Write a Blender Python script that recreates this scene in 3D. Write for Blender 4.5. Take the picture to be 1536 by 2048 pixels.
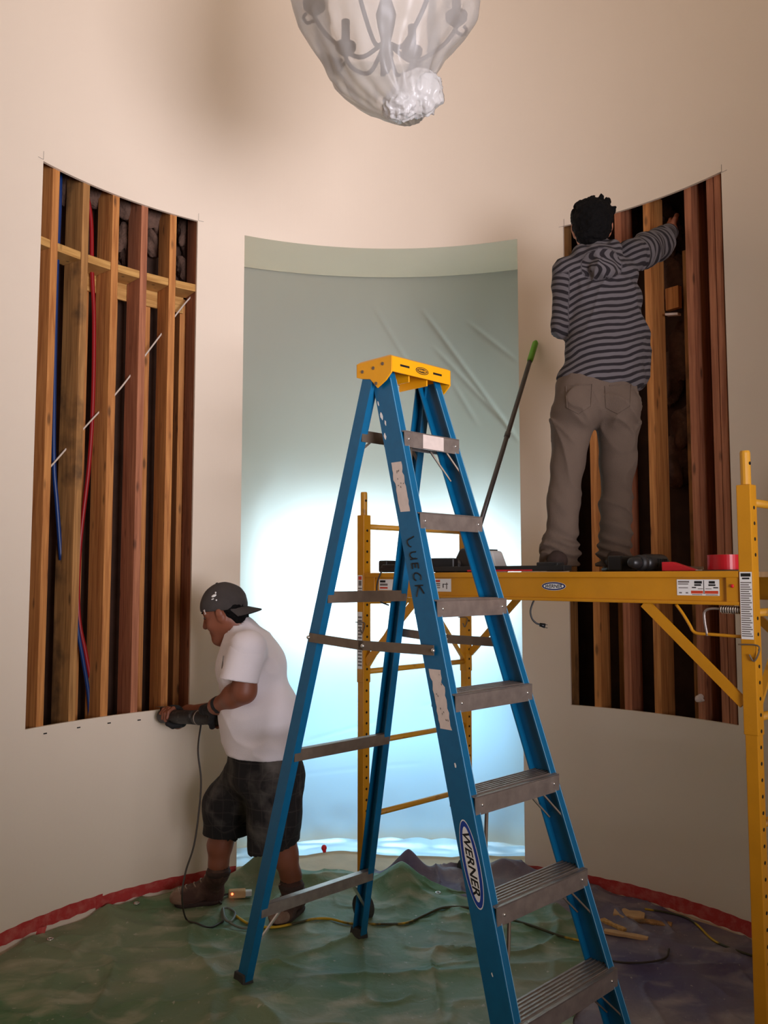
import bpy, bmesh, math, random
import numpy as np
from mathutils import Vector, Matrix

random.seed(7)
rng = np.random.default_rng(11)
scene = bpy.context.scene
for o in list(bpy.data.objects):
    bpy.data.objects.remove(o)

# ------------------------------------------------------------------ camera, world, lights
F_PX, PITCH, H = 1696.0, 0.0769, 1.6
cam_d = bpy.data.cameras.new('camera')
cam = bpy.data.objects.new('camera', cam_d)
scene.collection.objects.link(cam)
cam.location = (0, 0, H)
cam.rotation_euler = (math.pi / 2 + PITCH, 0, 0)
cam_d.sensor_fit = 'HORIZONTAL'
cam_d.sensor_width = 36.0
cam_d.lens = 36.0 * F_PX / 1536.0
cam_d.clip_start = 0.05
scene.camera = cam

world = bpy.data.worlds.new('world')
scene.world = world
world.use_nodes = True
wbg = world.node_tree.nodes['Background']
wbg.inputs[0].default_value = (1.0, 0.72, 0.44, 1)
wbg.inputs[1].default_value = 0.13


def area_light(name, loc, target, sx, sy, power, col, spread=180):
    d = bpy.data.lights.new(name, 'AREA')
    d.shape = 'RECTANGLE'
    d.size, d.size_y = sx, sy
    d.energy = power
    d.color = col
    d.spread = math.radians(spread)
    o = bpy.data.objects.new(name, d)
    scene.collection.objects.link(o)
    o.location = loc
    o.rotation_euler = (Vector(target) - Vector(loc)).to_track_quat('-Z', 'Y').to_euler()
    return o


# daylight from the tall windows behind the photographer on the right, coming up off the sunlit ground,
# and an added warm fill that stands for no lamp or window
area_light('window_daylight', (2.45, -1.5, 1.7), (-0.45, 4.7, 4.0), 2.2, 1.8, 72, (0.95, 0.91, 1.0), 76)
area_light('warm_fill', (2.9, -1.6, 2.6), (-0.8, 4.0, 2.0), 1.8, 2.0, 16, (1.0, 0.76, 0.52), 170)

vs = scene.view_settings
vs.view_transform = 'Standard'
vs.look = 'None'
vs.gamma = 1
vs.use_curve_mapping = False
vs.exposure = 0.0

# ------------------------------------------------------------------ helpers
CX, CY, R = 0.04, 2.99, 1.8283           # the round wall
Z_TOP, Z_BOT, Z_OPEN, Z_CEIL = 3.537, 0.927, 3.513, 5.5
TL0, TL1, TO0, TO1, TR0, TR1 = -1.10, -0.6144, -0.4661, 0.4018, 0.5458, 1.0363
OPEN_DEPTH = 0.475
CP, SP = math.cos(PITCH), math.sin(PITCH)


def V(*a):
    return np.array(a, float)


def PX(x, y, Y):
    """point of the place at distance Y (metres ahead) that the photograph shows at pixel x, y"""
    u = (x - 768) / F_PX
    w = -(y - 1024) / F_PX
    dy = CP - w * SP
    dz = SP + w * CP
    t = Y / dy
    return V(u * t, Y, H + dz * t)


def on_wall(x, y, dr=0.0):
    u = (x - 768) / F_PX
    w = -(y - 1024) / F_PX
    dx, dy, dz = u, CP - w * SP, SP + w * CP
    a = dx * dx + dy * dy
    b = 2 * (-CX * dx - CY * dy)
    c = CX * CX + CY * CY - (R + dr) ** 2
    t = (-b + math.sqrt(b * b - 4 * a * c)) / (2 * a)
    return V(dx * t, dy * t, H + dz * t)


def wall_theta(x, y, dr=0.0):
    p = on_wall(x, y, dr)
    return math.atan2(p[0] - CX, p[1] - CY)


def on_floor(x, y, z=0.0):
    u = (x - 768) / F_PX
    w = -(y - 1024) / F_PX
    dx, dy, dz = u, CP - w * SP, SP + w * CP
    t = (z - H) / dz
    return V(dx * t, dy * t, z)


def cyl(th, z, r=R):
    return V(CX + r * math.sin(th), CY + r * math.cos(th), z)


def nrm(v):
    v = np.asarray(v, float)
    return v / (np.linalg.norm(v) + 1e-12)


class MB:
    """collects shapes of ONE part; build() links them as one mesh object"""

    def __init__(self):
        self.v, self.f = [], []

    def add(self, verts, faces):
        n = len(self.v)
        self.v += [tuple(map(float, p)) for p in verts]
        self.f += [tuple(i + n for i in q) for q in faces]
        return self

    def hexa(self, c8):
        return self.add(c8, [(3, 2, 1, 0), (4, 5, 6, 7), (0, 1, 5, 4), (1, 2, 6, 5), (2, 3, 7, 6), (3, 0, 4, 7)])

    def box(self, c, size, ax=None):
        c = np.asarray(c, float)
        ax = np.eye(3) if ax is None else np.array([nrm(a) for a in ax])
        s = np.asarray(size, float) / 2
        pts = []
        for dz in (-1, 1):
            for dx, dy in ((-1, -1), (1, -1), (1, 1), (-1, 1)):
                pts.append(c + ax[0] * s[0] * dx + ax[1] * s[1] * dy + ax[2] * s[2] * dz)
        return self.hexa(pts)

    def bar(self, a, b, w, h, up=(0, 0, 1)):
        a, b = np.asarray(a, float), np.asarray(b, float)
        d = nrm(b - a)
        s = nrm(np.cross(d, up))
        u = np.cross(s, d)
        return self.box((a + b) / 2, (np.linalg.norm(b - a), w, h), (d, s, u))

    def tube(self, pts, r, n=8, cap=True):
        pts = [np.asarray(p, float) for p in pts]
        rs = r if hasattr(r, '__len__') else [r] * len(pts)
        t = nrm(pts[1] - pts[0])
        up = V(0, 0, 1) if abs(t[2]) < 0.9 else V(1, 0, 0)
        s = nrm(np.cross(t, up))
        vs_, fs = [], []
        for i, p in enumerate(pts):
            t2 = nrm(pts[min(i + 1, len(pts) - 1)] - pts[max(i - 1, 0)])
            s = nrm(s - t2 * np.dot(s, t2))
            u = np.cross(t2, s)
            for k in range(n):
                a = 2 * math.pi * k / n
                vs_.append(p + rs[i] * (math.cos(a) * s + math.sin(a) * u))
        for i in range(len(pts) - 1):
            for k in range(n):
                a, b = i * n + k, i * n + (k + 1) % n
                fs.append((a, a + n, b + n, b))
        if cap:
            fs.append(tuple(range(n)))
            fs.append(tuple(reversed(range((len(pts) - 1) * n, len(pts) * n))))
        return self.add(vs_, fs)

    def prism(self, poly_a, poly_b):
        n = len(poly_a)
        fs = [tuple(range(n))[::-1], tuple(range(n, 2 * n))]
        fs += [(k, (k + 1) % n, n + (k + 1) % n, n + k) for k in range(n)]
        return self.add(list(poly_a) + list(poly_b), fs)

    def ball(self, c, r, ax=None, nu=14, nv=8):
        c = np.asarray(c, float)
        r = V(r, r, r) if not hasattr(r, '__len__') else np.asarray(r, float)
        ax = np.eye(3) if ax is None else np.array([nrm(a) for a in ax])
        vs_ = [c + ax[2] * r[2]]
        for j in range(1, nv):
            ph = math.pi * j / nv
            for i in range(nu):
                th = 2 * math.pi * i / nu
                vs_.append(c + ax[0] * r[0] * math.sin(ph) * math.cos(th) + ax[1] * r[1] * math.sin(ph) * math.sin(th) + ax[2] * r[2] * math.cos(ph))
        vs_.append(c - ax[2] * r[2])
        fs = []
        for i in range(nu):
            fs.append((0, 1 + i, 1 + (i + 1) % nu))
            fs.append((len(vs_) - 1, 1 + (nv - 2) * nu + (i + 1) % nu, 1 + (nv - 2) * nu + i))
        for j in range(nv - 2):
            for i in range(nu):
                a, b = 1 + j * nu + i, 1 + j * nu + (i + 1) % nu
                fs.append((a, a + nu, b + nu, b))
        return self.add(vs_, fs)

    def build(self, name, mat, parent=None, smooth=False, loc=None, bevel=0):
        return link_mesh(name, self.v, self.f, mat, parent, smooth, loc, bevel)


def link_mesh(name, verts, faces, mat, parent=None, smooth=False, loc=None, bevel=0):
    if loc is None:
        loc = V(*WORLD_LOC.get(parent.name, (0, 0, 0))) if parent is not None else V(0, 0, 0)
    loc = np.asarray(loc, float)
    vv = np.asarray(verts, float) - loc
    me = bpy.data.meshes.new(name)
    if isinstance(faces, np.ndarray):
        me.from_pydata(vv.tolist(), [], faces.tolist())
    else:
        me.from_pydata(vv.tolist(), [], faces)
    me.update()
    bm = bmesh.new()
    bm.from_mesh(me)
    bmesh.ops.recalc_face_normals(bm, faces=bm.faces[:]) if len(bm.faces) < 20000 else None
    if bevel:
        es = [e for e in bm.edges if len(e.link_faces) == 2 and e.calc_face_angle(0) > 0.6]
        try:
            bmesh.ops.bevel(bm, geom=es, offset=bevel, segments=2, affect='EDGES', profile=0.5, clamp_overlap=True)
        except Exception:
            pass
    bm.to_mesh(me)
    bm.free()
    if mat is not None:
        me.materials.append(mat)
    if smooth:
        for p in me.polygons:
            p.use_smooth = True
    o = bpy.data.objects.new(name, me)
    scene.collection.objects.link(o)
    if parent is not None:
        o.parent = parent
        par = V(*WORLD_LOC.get(parent.name, (0, 0, 0)))
        o.location = tuple(loc - par)
    else:
        o.location = tuple(loc)
    WORLD_LOC[o.name] = tuple(loc)
    return o


WORLD_LOC = {}


def tag(o, label=None, cat=None, group=None, kind=None):
    if label:
        o['label'] = label
    if cat:
        o['category'] = cat
    if group:
        o['group'] = group
    if kind:
        o['kind'] = kind
    return o


def thing(name, label, cat, loc, group=None):
    o = bpy.data.objects.new(name, None)
    o.empty_display_size = 0.1
    scene.collection.objects.link(o)
    o.location = tuple(float(a) for a in loc)
    WORLD_LOC[o.name] = tuple(float(a) for a in loc)
    return tag(o, label, cat, group)


# ------------------------------------------------------------------ materials
def S(r, g, b):
    def l(c):
        c /= 255.0
        return c / 12.92 if c <= 0.04045 else ((c + 0.055) / 1.055) ** 2.4
    return (l(r), l(g), l(b), 1.0)


def new_mat(name):
    m = bpy.data.materials.new(name)
    m.use_nodes = True
    nt = m.node_tree
    return m, nt, nt.nodes['Principled BSDF'], nt.nodes, nt.links


def mat(name, col, rough=0.5, metal=0.0, var=0.0, vscale=8.0, bump=0.0, bscale=40.0, spec=None, col2=None, thr=(0.45, 0.6), detail=4):
    """plain procedural material: colour with noise variation (var) or a second colour in patches (col2) and fine relief"""
    m, nt, p, N, L = new_mat(name)
    p.inputs['Base Color'].default_value = col
    p.inputs['Roughness'].default_value = rough
    p.inputs['Metallic'].default_value = metal
    if spec is not None:
        p.inputs['Specular IOR Level'].default_value = spec
    tc = N.new('ShaderNodeTexCoord')
    if var or col2:
        nz = N.new('ShaderNodeTexNoise')
        nz.inputs['Scale'].default_value = vscale
        nz.inputs['Detail'].default_value = detail
        L.new(tc.outputs['Object'], nz.inputs['Vector'])
        rp = N.new('ShaderNodeValToRGB')
        if col2:
            rp.color_ramp.elements[0].position, rp.color_ramp.elements[1].position = thr
            rp.color_ramp.elements[0].color, rp.color_ramp.elements[1].color = col, col2
        else:
            rp.color_ramp.elements[0].position, rp.color_ramp.elements[1].position = 0.3, 0.7
            rp.color_ramp.elements[0].color = tuple(c * (1 - var) for c in col[:3]) + (1,)
            rp.color_ramp.elements[1].color = tuple(min(1, c * (1 + var)) for c in col[:3]) + (1,)
        L.new(nz.outputs['Fac'], rp.inputs['Fac'])
        L.new(rp.outputs['Color'], p.inputs['Base Color'])
    if bump:
        nb = N.new('ShaderNodeTexNoise')
        nb.inputs['Scale'].default_value = bscale
        nb.inputs['Detail'].default_value = 3
        L.new(tc.outputs['Object'], nb.inputs['Vector'])
        bp = N.new('ShaderNodeBump')
        bp.inputs['Strength'].default_value = bump
        bp.inputs['Distance'].default_value = 0.01
        L.new(nb.outputs['Fac'], bp.inputs['Height'])
        L.new(bp.outputs['Normal'], p.inputs['Normal'])
    return m


def wood_mat(name, dark, light, stain=None, grain=(34, 34, 1.6)):
    m, nt, p, N, L = new_mat(name)
    tc = N.new('ShaderNodeTexCoord')
    oi = N.new('ShaderNodeObjectInfo')
    off = N.new('ShaderNodeVectorMath')
    off.operation = 'MULTIPLY_ADD'
    cmb = N.new('ShaderNodeCombineXYZ')
    L.new(oi.outputs['Random'], cmb.inputs[0])
    L.new(oi.outputs['Random'], cmb.inputs[2])
    off.inputs[1].default_value = (17, 0, 31)
    L.new(cmb.outputs[0], off.inputs[0])
    L.new(tc.outputs['Object'], off.inputs[2])
    mp = N.new('ShaderNodeMapping')
    mp.inputs['Scale'].default_value = grain
    L.new(off.outputs[0], mp.inputs['Vector'])
    nz = N.new('ShaderNodeTexNoise')
    nz.inputs['Scale'].default_value = 2.0
    nz.inputs['Detail'].default_value = 6
    nz.inputs['Distortion'].default_value = 0.6
    L.new(mp.outputs[0], nz.inputs['Vector'])
    rp = N.new('ShaderNodeValToRGB')
    rp.color_ramp.elements[0].position, rp.color_ramp.elements[1].position = 0.32, 0.68
    rp.color_ramp.elements[0].color, rp.color_ramp.elements[1].color = dark, light
    L.new(nz.outputs['Fac'], rp.inputs['Fac'])
    # knots
    mk = N.new('ShaderNodeMapping')
    mk.inputs['Scale'].default_value = (14, 14, 4.2)
    L.new(off.outputs[0], mk.inputs['Vector'])
    vo = N.new('ShaderNodeTexVoronoi')
    vo.inputs['Scale'].default_value = 1.0
    L.new(mk.outputs[0], vo.inputs['Vector'])
    rk = N.new('ShaderNodeValToRGB')
    rk.color_ramp.elements[0].position, rk.color_ramp.elements[1].position = 0.07, 0.16
    rk.color_ramp.elements[0].color, rk.color_ramp.elements[1].color = (0.25, 0.25, 0.25, 1), (1, 1, 1, 1)
    L.new(vo.outputs['Distance'], rk.inputs['Fac'])
    mx = N.new('ShaderNodeMix')
    mx.data_type = 'RGBA'
    mx.blend_type = 'MULTIPLY'
    mx.inputs[0].default_value = 0.8
    L.new(rp.outputs['Color'], mx.inputs[6])
    L.new(rk.outputs['Color'], mx.inputs[7])
    out = mx.outputs[2]
    if stain:
        n2 = N.new('ShaderNodeTexNoise')
        n2.inputs['Scale'].default_value = 3.5
        n2.inputs['Detail'].default_value = 5
        L.new(off.outputs[0], n2.inputs['Vector'])
        r2 = N.new('ShaderNodeValToRGB')
        r2.color_ramp.elements[0].position, r2.color_ramp.elements[1].position = 0.52, 0.66
        L.new(n2.outputs['Fac'], r2.inputs['Fac'])
        m2 = N.new('ShaderNodeMix')
        m2.data_type = 'RGBA'
        L.new(r2.outputs['Color'], m2.inputs[0])
        L.new(out, m2.inputs[6])
        m2.inputs[7].default_value = stain
        out = m2.outputs[2]
    L.new(out, p.inputs['Base Color'])
    p.inputs['Roughness'].default_value = 0.75
    return m


MT = {}
MT['wall'] = mat('wall_paint', S(238, 222, 203), 0.75, var=0.012, vscale=1.5, bump=0.04, bscale=260)
MT['gyp'] = mat('gypsum_edge', S(205, 195, 182), 0.9, var=0.1, vscale=60)
MT['soffit'] = mat('soffit_paint', S(236, 220, 192), 0.75, var=0.01, vscale=2)
MT['ceil'] = mat('ceiling_paint', S(236, 226, 205), 0.8, var=0.01)
MT['entry'] = mat('entry_plaster', S(140, 108, 66), 0.8, var=0.02)
MT['floor'] = mat('dusty_stone_floor', S(196, 170, 138), 0.7, var=0.1, vscale=7, bump=0.1)
MT['wood_o'] = wood_mat('fir_orange', S(164, 100, 48), S(212, 146, 80))
MT['wood_y'] = wood_mat('fir_yellow', S(172, 122, 60), S(214, 166, 96))
MT['wood_b'] = wood_mat('fir_brown_stained', S(140, 96, 50), S(190, 138, 80), S(80, 58, 36))
MT['wood_h'] = wood_mat('fir_yellow_across', S(172, 122, 60), S(214, 166, 96), None, (2.5, 2.5, 40))
MT['wood_r'] = wood_mat('fir_reddish', S(146, 86, 58), S(190, 124, 88))
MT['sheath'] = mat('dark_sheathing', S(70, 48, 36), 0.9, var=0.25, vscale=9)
MT['batt'] = mat('mineral_insulation', S(104, 78, 64), 0.95, var=0.25, vscale=24, bump=0.8, bscale=60)
MT['pex_b'] = mat('blue_plastic_pipe', S(20, 52, 108), 0.4, var=0.05)
MT['pex_r'] = mat('red_plastic_pipe', S(150, 20, 26), 0.4, var=0.05)
MT['cable_w'] = mat('white_cable', S(220, 205, 188), 0.5, var=0.05)
MT['tape'] = mat('red_masking_tape', S(188, 56, 54), 0.55, col2=S(206, 112, 102), thr=(0.45, 0.8), vscale=22, bump=0.3, bscale=90)
MT['lad_blue'] = mat('blue_fibreglass', S(0, 98, 142), 0.42, var=0.06, vscale=30, bump=0.06, bscale=300)
MT['lad_edge'] = mat('pale_blue_edge_line', S(120, 176, 206), 0.5, var=0.1)
MT['lad_cap'] = mat('yellow_moulded_plastic', S(248, 172, 12), 0.4, var=0.03, vscale=14)
MT['alu'] = mat('worn_aluminium', S(168, 158, 152), 0.42, metal=0.75, var=0.14, vscale=26, bump=0.1, bscale=140)
MT['alu_d'] = mat('dull_grey_aluminium', S(122, 108, 94), 0.5, metal=0.55, var=0.12, vscale=24)
MT['bright'] = mat('bright_steel', S(215, 212, 208), 0.25, metal=0.9, var=0.03)
MT['rubber'] = mat('dark_rubber', S(52, 50, 48), 0.7, var=0.1, vscale=40)
MT['sticker'] = mat('worn_white_sticker', S(222, 206, 196), 0.6, var=0.05, vscale=50)
MT['print'] = mat('black_print', S(18, 18, 20), 0.6, var=0.02)
MT['print_w'] = mat('white_print', S(242, 242, 240), 0.55, var=0.01)
MT['print_b'] = mat('blue_print', S(20, 62, 158), 0.5, var=0.02)
MT['print_n'] = mat('navy_print', S(30, 42, 96), 0.5, var=0.02)
MT['print_r'] = mat('red_print', S(214, 72, 40), 0.6, var=0.02)
MT['print_g'] = mat('grey_print', S(120, 112, 106), 0.6, var=0.02)
MT['yel'] = mat('yellow_paint', S(208, 142, 18), 0.4, var=0.05, vscale=12, bump=0.05, bscale=120)
MT['yel_d'] = mat('yellow_paint_worn', S(212, 152, 40), 0.45, col2=S(150, 104, 46), thr=(0.58, 0.72), vscale=18)
MT['hole'] = mat('dark_hole', S(20, 14, 10), 0.9, var=0.05)
MT['ply'] = wood_mat('plywood_deck', S(140, 110, 76), S(176, 144, 104))
MT['blk'] = mat('black_plastic', S(26, 26, 27), 0.4, var=0.1, vscale=20)
MT['blk_dust'] = mat('dusty_black_plastic', S(34, 32, 32), 0.55, col2=S(112, 104, 96), thr=(0.58, 0.8), vscale=45)
MT['lime'] = mat('lime_plastic', S(190, 200, 50), 0.45, var=0.04)
MT['grey_box'] = mat('grey_white_plastic', S(206, 204, 200), 0.45, var=0.04)
MT['red_pl'] = mat('red_plastic', S(214, 28, 44), 0.35, var=0.04)
MT['cord_b'] = mat('brown_black_cord', S(56, 46, 38), 0.55, var=0.1, vscale=40)
MT['cord_y'] = mat('yellow_black_cord', S(196, 158, 24), 0.5, col2=S(60, 58, 30), thr=(0.46, 0.52), vscale=5)
MT['cord_g'] = mat('grey_green_cord', S(104, 106, 92), 0.55, var=0.1)
MT['grip_g'] = mat('green_grip', S(92, 158, 22), 0.45, var=0.05)
MT['pole'] = mat('grey_pole', S(88, 84, 82), 0.4, metal=0.3, var=0.12, vscale=20)
MT['iron'] = mat('dark_bronze', S(40, 32, 28), 0.5, metal=0.4, var=0.1)
MT['skin'] = mat('skin', S(176, 112, 84), 0.5, var=0.06, vscale=14, bump=0.03, bscale=160)
MT['skin_d'] = mat('skin_tan', S(134, 78, 56), 0.5, var=0.07, vscale=14, bump=0.03, bscale=160)
MT['hair'] = mat('black_hair', S(10, 8, 8), 0.85, spec=0.15, var=0.3, vscale=60, bump=0.6, bscale=90)
MT['tee'] = mat('white_cotton', S(236, 228, 232), 0.9, var=0.02, vscale=10, bump=0.12, bscale=220)
MT['cap'] = mat('charcoal_cap_cloth', S(66, 60, 58), 0.9, var=0.12, vscale=18, bump=0.25, bscale=240)
MT['boot'] = mat('brown_suede_boot', S(70, 45, 36), 0.85, col2=S(112, 84, 68), thr=(0.5, 0.8), vscale=14, bump=0.3, bscale=110)
MT['boot_toe'] = mat('dusty_tan_toe', S(128, 100, 82), 0.9, col2=S(158, 138, 120), thr=(0.45, 0.75), vscale=16, bump=0.3, bscale=110)
MT['boot_d'] = mat('dark_boot_sole', S(58, 42, 36), 0.9, var=0.2, vscale=30)
MT['lace'] = mat('boot_lace', S(150, 128, 110), 0.8, var=0.1)
MT['glove'] = mat('black_glove', S(24, 23, 25), 0.8, var=0.2, vscale=40, bump=0.3, bscale=150)
MT['jean'] = mat('taupe_jeans', S(100, 84, 72), 0.95, var=0.08, vscale=9, bump=0.3, bscale=260)
MT['scrap'] = mat('wood_scrap', S(198, 156, 108), 0.85, var=0.12, vscale=16)
MT['dust'] = mat('plaster_dust', S(204, 194, 180), 0.95, var=0.08, vscale=20)
MT['eye_w'] = mat('eye', S(60, 44, 38), 0.3, var=0.02)


def tarp_mat(name, base, base2, dust, dust_amt):
    m, nt, p, N, L = new_mat(name)
    tc = N.new('ShaderNodeTexCoord')

    def noise(scale, detail, dist=0.0, mapscale=None):
        src = tc.outputs['Object']
        if mapscale:
            mp = N.new('ShaderNodeMapping')
            mp.inputs['Scale'].default_value = mapscale
            mp.inputs['Rotation'].default_value = (0, 0, 0.5)
            L.new(src, mp.inputs['Vector'])
            src = mp.outputs[0]
        n = N.new('ShaderNodeTexNoise')
        n.inputs['Scale'].default_value = scale
        n.inputs['Detail'].default_value = detail
        n.inputs['Distortion'].default_value = dist
        L.new(src, n.inputs['Vector'])
        return n

    def ramp(n, a, b, ca, cb):
        r = N.new('ShaderNodeValToRGB')
        r.color_ramp.elements[0].position, r.color_ramp.elements[1].position = a, b
        r.color_ramp.elements[0].color, r.color_ramp.elements[1].color = ca, cb
        L.new(n.outputs['Fac'], r.inputs['Fac'])
        return r

    def mixc(fac, a, b):
        x = N.new('ShaderNodeMix')
        x.data_type = 'RGBA'
        L.new(fac, x.inputs[0])
        L.new(a, x.inputs[6])
        if isinstance(b, tuple):
            x.inputs[7].default_value = b
        else:
            L.new(b, x.inputs[7])
        return x.outputs[2]
    c = ramp(noise(2.2, 5), 0.35, 0.65, base, base2).outputs['Color']
    k = dust_amt
    haze = ramp(noise(1.6, 7, 0.6), 0.30, 0.72, (0.1 * k, 0.1 * k, 0.1 * k, 1), (0.85 * min(k, 1.1), 0.85 * min(k, 1.1), 0.85 * min(k, 1.1), 1))
    c = mixc(haze.outputs['Color'], c, dust)
    smear = ramp(noise(4.5, 9, 0.5, (1.0, 1.6, 1)), 0.50, 0.82, (0, 0, 0, 1), (0.8, 0.8, 0.8, 1))
    c = mixc(smear.outputs['Color'], c, tuple(min(1, d * 1.5) for d in dust[:3]) + (1,))
    speck = ramp(noise(46, 3), 0.68, 0.74, (0, 0, 0, 1), (0.6, 0.6, 0.6, 1))
    c = mixc(speck.outputs['Color'], c, S(188, 176, 160))
    L.new(c, p.inputs['Base Color'])
    p.inputs['Roughness'].default_value = 0.6
    p.inputs['Specular IOR Level'].default_value = 0.3
    b1 = noise(14, 5, 0.8)
    bp = N.new('ShaderNodeBump')
    bp.inputs['Strength'].default_value = 0.5
    bp.inputs['Distance'].default_value = 0.012
    L.new(b1.outputs['Fac'], bp.inputs['Height'])
    L.new(bp.outputs['Normal'], p.inputs['Normal'])
    return m


MT['tarp_g'] = tarp_mat('green_tarp', S(46, 100, 56), S(72, 120, 76), S(158, 148, 128), 0.75)
MT['tarp_p'] = tarp_mat('purple_tarp', S(44, 40, 100), S(66, 58, 108), S(148, 134, 126), 1.15)


def sheet_mat(name, col, transl, transp, rough, gloss=0.15, blur=None):
    m = bpy.data.materials.new(name)
    m.use_nodes = True
    nt = m.node_tree
    N, L = nt.nodes, nt.links
    for n in list(N):
        N.remove(n)
    out = N.new('ShaderNodeOutputMaterial')
    tl = N.new('ShaderNodeBsdfTranslucent')
    tl.inputs[0].default_value = col
    df = N.new('ShaderNodeBsdfDiffuse')
    df.inputs[0].default_value = col
    if blur:
        tr = N.new('ShaderNodeBsdfRefraction')
        tr.inputs['Roughness'].default_value = blur
        tr.inputs['IOR'].default_value = 1.3
    else:
        tr = N.new('ShaderNodeBsdfTransparent')
    gl = N.new('ShaderNodeBsdfGlossy')
    gl.inputs['Roughness'].default_value = rough
    m1 = N.new('ShaderNodeMixShader')
    m1.inputs[0].default_value = transl
    L.new(df.outputs[0], m1.inputs[1])
    L.new(tl.outputs[0], m1.inputs[2])
    m2 = N.new('ShaderNodeMixShader')
    m2.inputs[0].default_value = transp
    L.new(m1.outputs[0], m2.inputs[1])
    L.new(tr.outputs[0], m2.inputs[2])
    m3 = N.new('ShaderNodeMixShader')
    fr = N.new('ShaderNodeFresnel')
    fr.inputs[0].default_value = 1.0 + gloss * 3
    L.new(fr.outputs[0], m3.inputs[0])
    L.new(m2.outputs[0], m3.inputs[1])
    L.new(gl.outputs[0], m3.inputs[2])
    L.new(m3.outputs[0], out.inputs[0])
    return m


MT['sheet'] = sheet_mat('milky_plastic_sheet', (0.89, 0.83, 0.69, 1), 0.58, 0.36, 0.3, 0.06, blur=1.0)
MT['bag'] = sheet_mat('clear_plastic_bag', (0.95, 0.91, 0.87, 1), 0.5, 0.52, 0.3, 0.09)
MT['bag2'] = sheet_mat('bunched_clear_plastic', (0.97, 0.95, 0.93, 1), 0.45, 0.22, 0.25, 0.12)


def pane_mat(name, col, strength):
    m = bpy.data.materials.new(name)
    m.use_nodes = True
    nt = m.node_tree
    N, L = nt.nodes, nt.links
    for n in list(N):
        N.remove(n)
    out = N.new('ShaderNodeOutputMaterial')
    em = N.new('ShaderNodeEmission')
    em.inputs[0].default_value = col
    em.inputs[1].default_value = strength
    L.new(em.outputs[0], out.inputs[0])
    return m


MT['pane'] = pane_mat('bright_daylight_pane', (0.66, 0.90, 1.0, 1), 8.5)
MT['glow_low'] = pane_mat('blue_sheet_glow', (0.20, 0.58, 1.0, 1), 3.6)  # added blue glow, tints the lower part of the sheet
MT['led'] = mat('red_indicator', S(255, 60, 30), 0.4, var=0.01)
_p = MT['led'].node_tree.nodes['Principled BSDF']
_p.inputs['Emission Color'].default_value = (1, 0.12, 0.04, 1)
_p.inputs['Emission Strength'].default_value = 6

# ------------------------------------------------------------------ the setting
def theta_samples(breaks, step=0.012):
    out = [breaks[0]]
    for a, b in zip(breaks[:-1], breaks[1:]):
        n = max(1, int(math.ceil((b - a) / step)))
        out += [a + (b - a) * (i + 1) / n for i in range(n)]
    return out


def build_wall():
    zs = [0, Z_BOT, Z_OPEN, Z_TOP, Z_CEIL]
    ths = theta_samples([-math.pi / 2, TL0, TL1, TO0, TO1, TR0, TR1, math.pi / 2])

    def hole(tm, zm):
        if TO0 < tm < TO1 and zm < Z_OPEN:
            return 2
        if (TL0 < tm < TL1 or TR0 < tm < TR1) and Z_BOT < zm < Z_TOP:
            return 1
        return 0
    m = MB()
    T = 0.016
    nz = len(zs)
    idx = {}
    for rr, key in ((R, 0), (R + T, 1)):
        for i, th in enumerate(ths):
            for j, z in enumerate(zs):
                idx[key, i, j] = len(m.v)
                m.v.append(tuple(cyl(th, z, rr)))
    solid = {}
    for i in range(len(ths) - 1):
        for j in range(nz - 1):
            h = hole((ths[i] + ths[i + 1]) / 2, (zs[j] + zs[j + 1]) / 2)
            solid[i, j] = h
            if h == 0:
                m.f.append((idx[0, i, j], idx[0, i, j + 1], idx[0, i + 1, j + 1], idx[0, i + 1, j]))
                m.f.append((idx[1, i, j], idx[1, i + 1, j], idx[1, i + 1, j + 1], idx[1, i, j + 1]))
    for (i, j), h in solid.items():
        if h == 0:
            for di, dj in ((1, 0), (-1, 0), (0, 1), (0, -1)):
                if solid.get((i + di, j + dj), 0) == 1 or ((i + di, j + dj) not in solid and dj == 0):
                    if di:
                        k = i + (di > 0)
                        q = (idx[0, k, j], idx[0, k, j + 1], idx[1, k, j + 1], idx[1, k, j])
                    else:
                        k = j + (dj > 0)
                        q = (idx[0, i, k], idx[0, i + 1, k], idx[1, i + 1, k], idx[1, i, k])
                    m.f.append(q)
    # jambs of the doorway
    rb = R + OPEN_DEPTH
    for th in (TO0, TO1):
        m.add([cyl(th, 0), cyl(th, Z_OPEN), cyl(th, Z_OPEN, rb), cyl(th, 0, rb)], [(0, 1, 2, 3)])
    w = m.build('wall_back', MT['wall'], loc=(CX, CY + R, 0))
    tag(w, 'cream curved wall with a tall doorway and two cut-out stud bays', kind='structure')
    s = MB()
    tt = theta_samples([TO0, TO1])
    for a, b in zip(tt[:-1], tt[1:]):
        s.add([cyl(a, Z_OPEN), cyl(b, Z_OPEN), cyl(b, Z_OPEN, rb), cyl(a, Z_OPEN, rb)], [(0, 1, 2, 3)])
        s.add([cyl(a, Z_OPEN + .02), cyl(b, Z_OPEN + .02), cyl(b, Z_OPEN + .02, rb), cyl(a, Z_OPEN + .02, rb)], [(0, 1, 2, 3)])
    so = s.build('soffit', MT['soffit'], w)
    so['label'] = 'curved beige soffit over the doorway'
    return w


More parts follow.
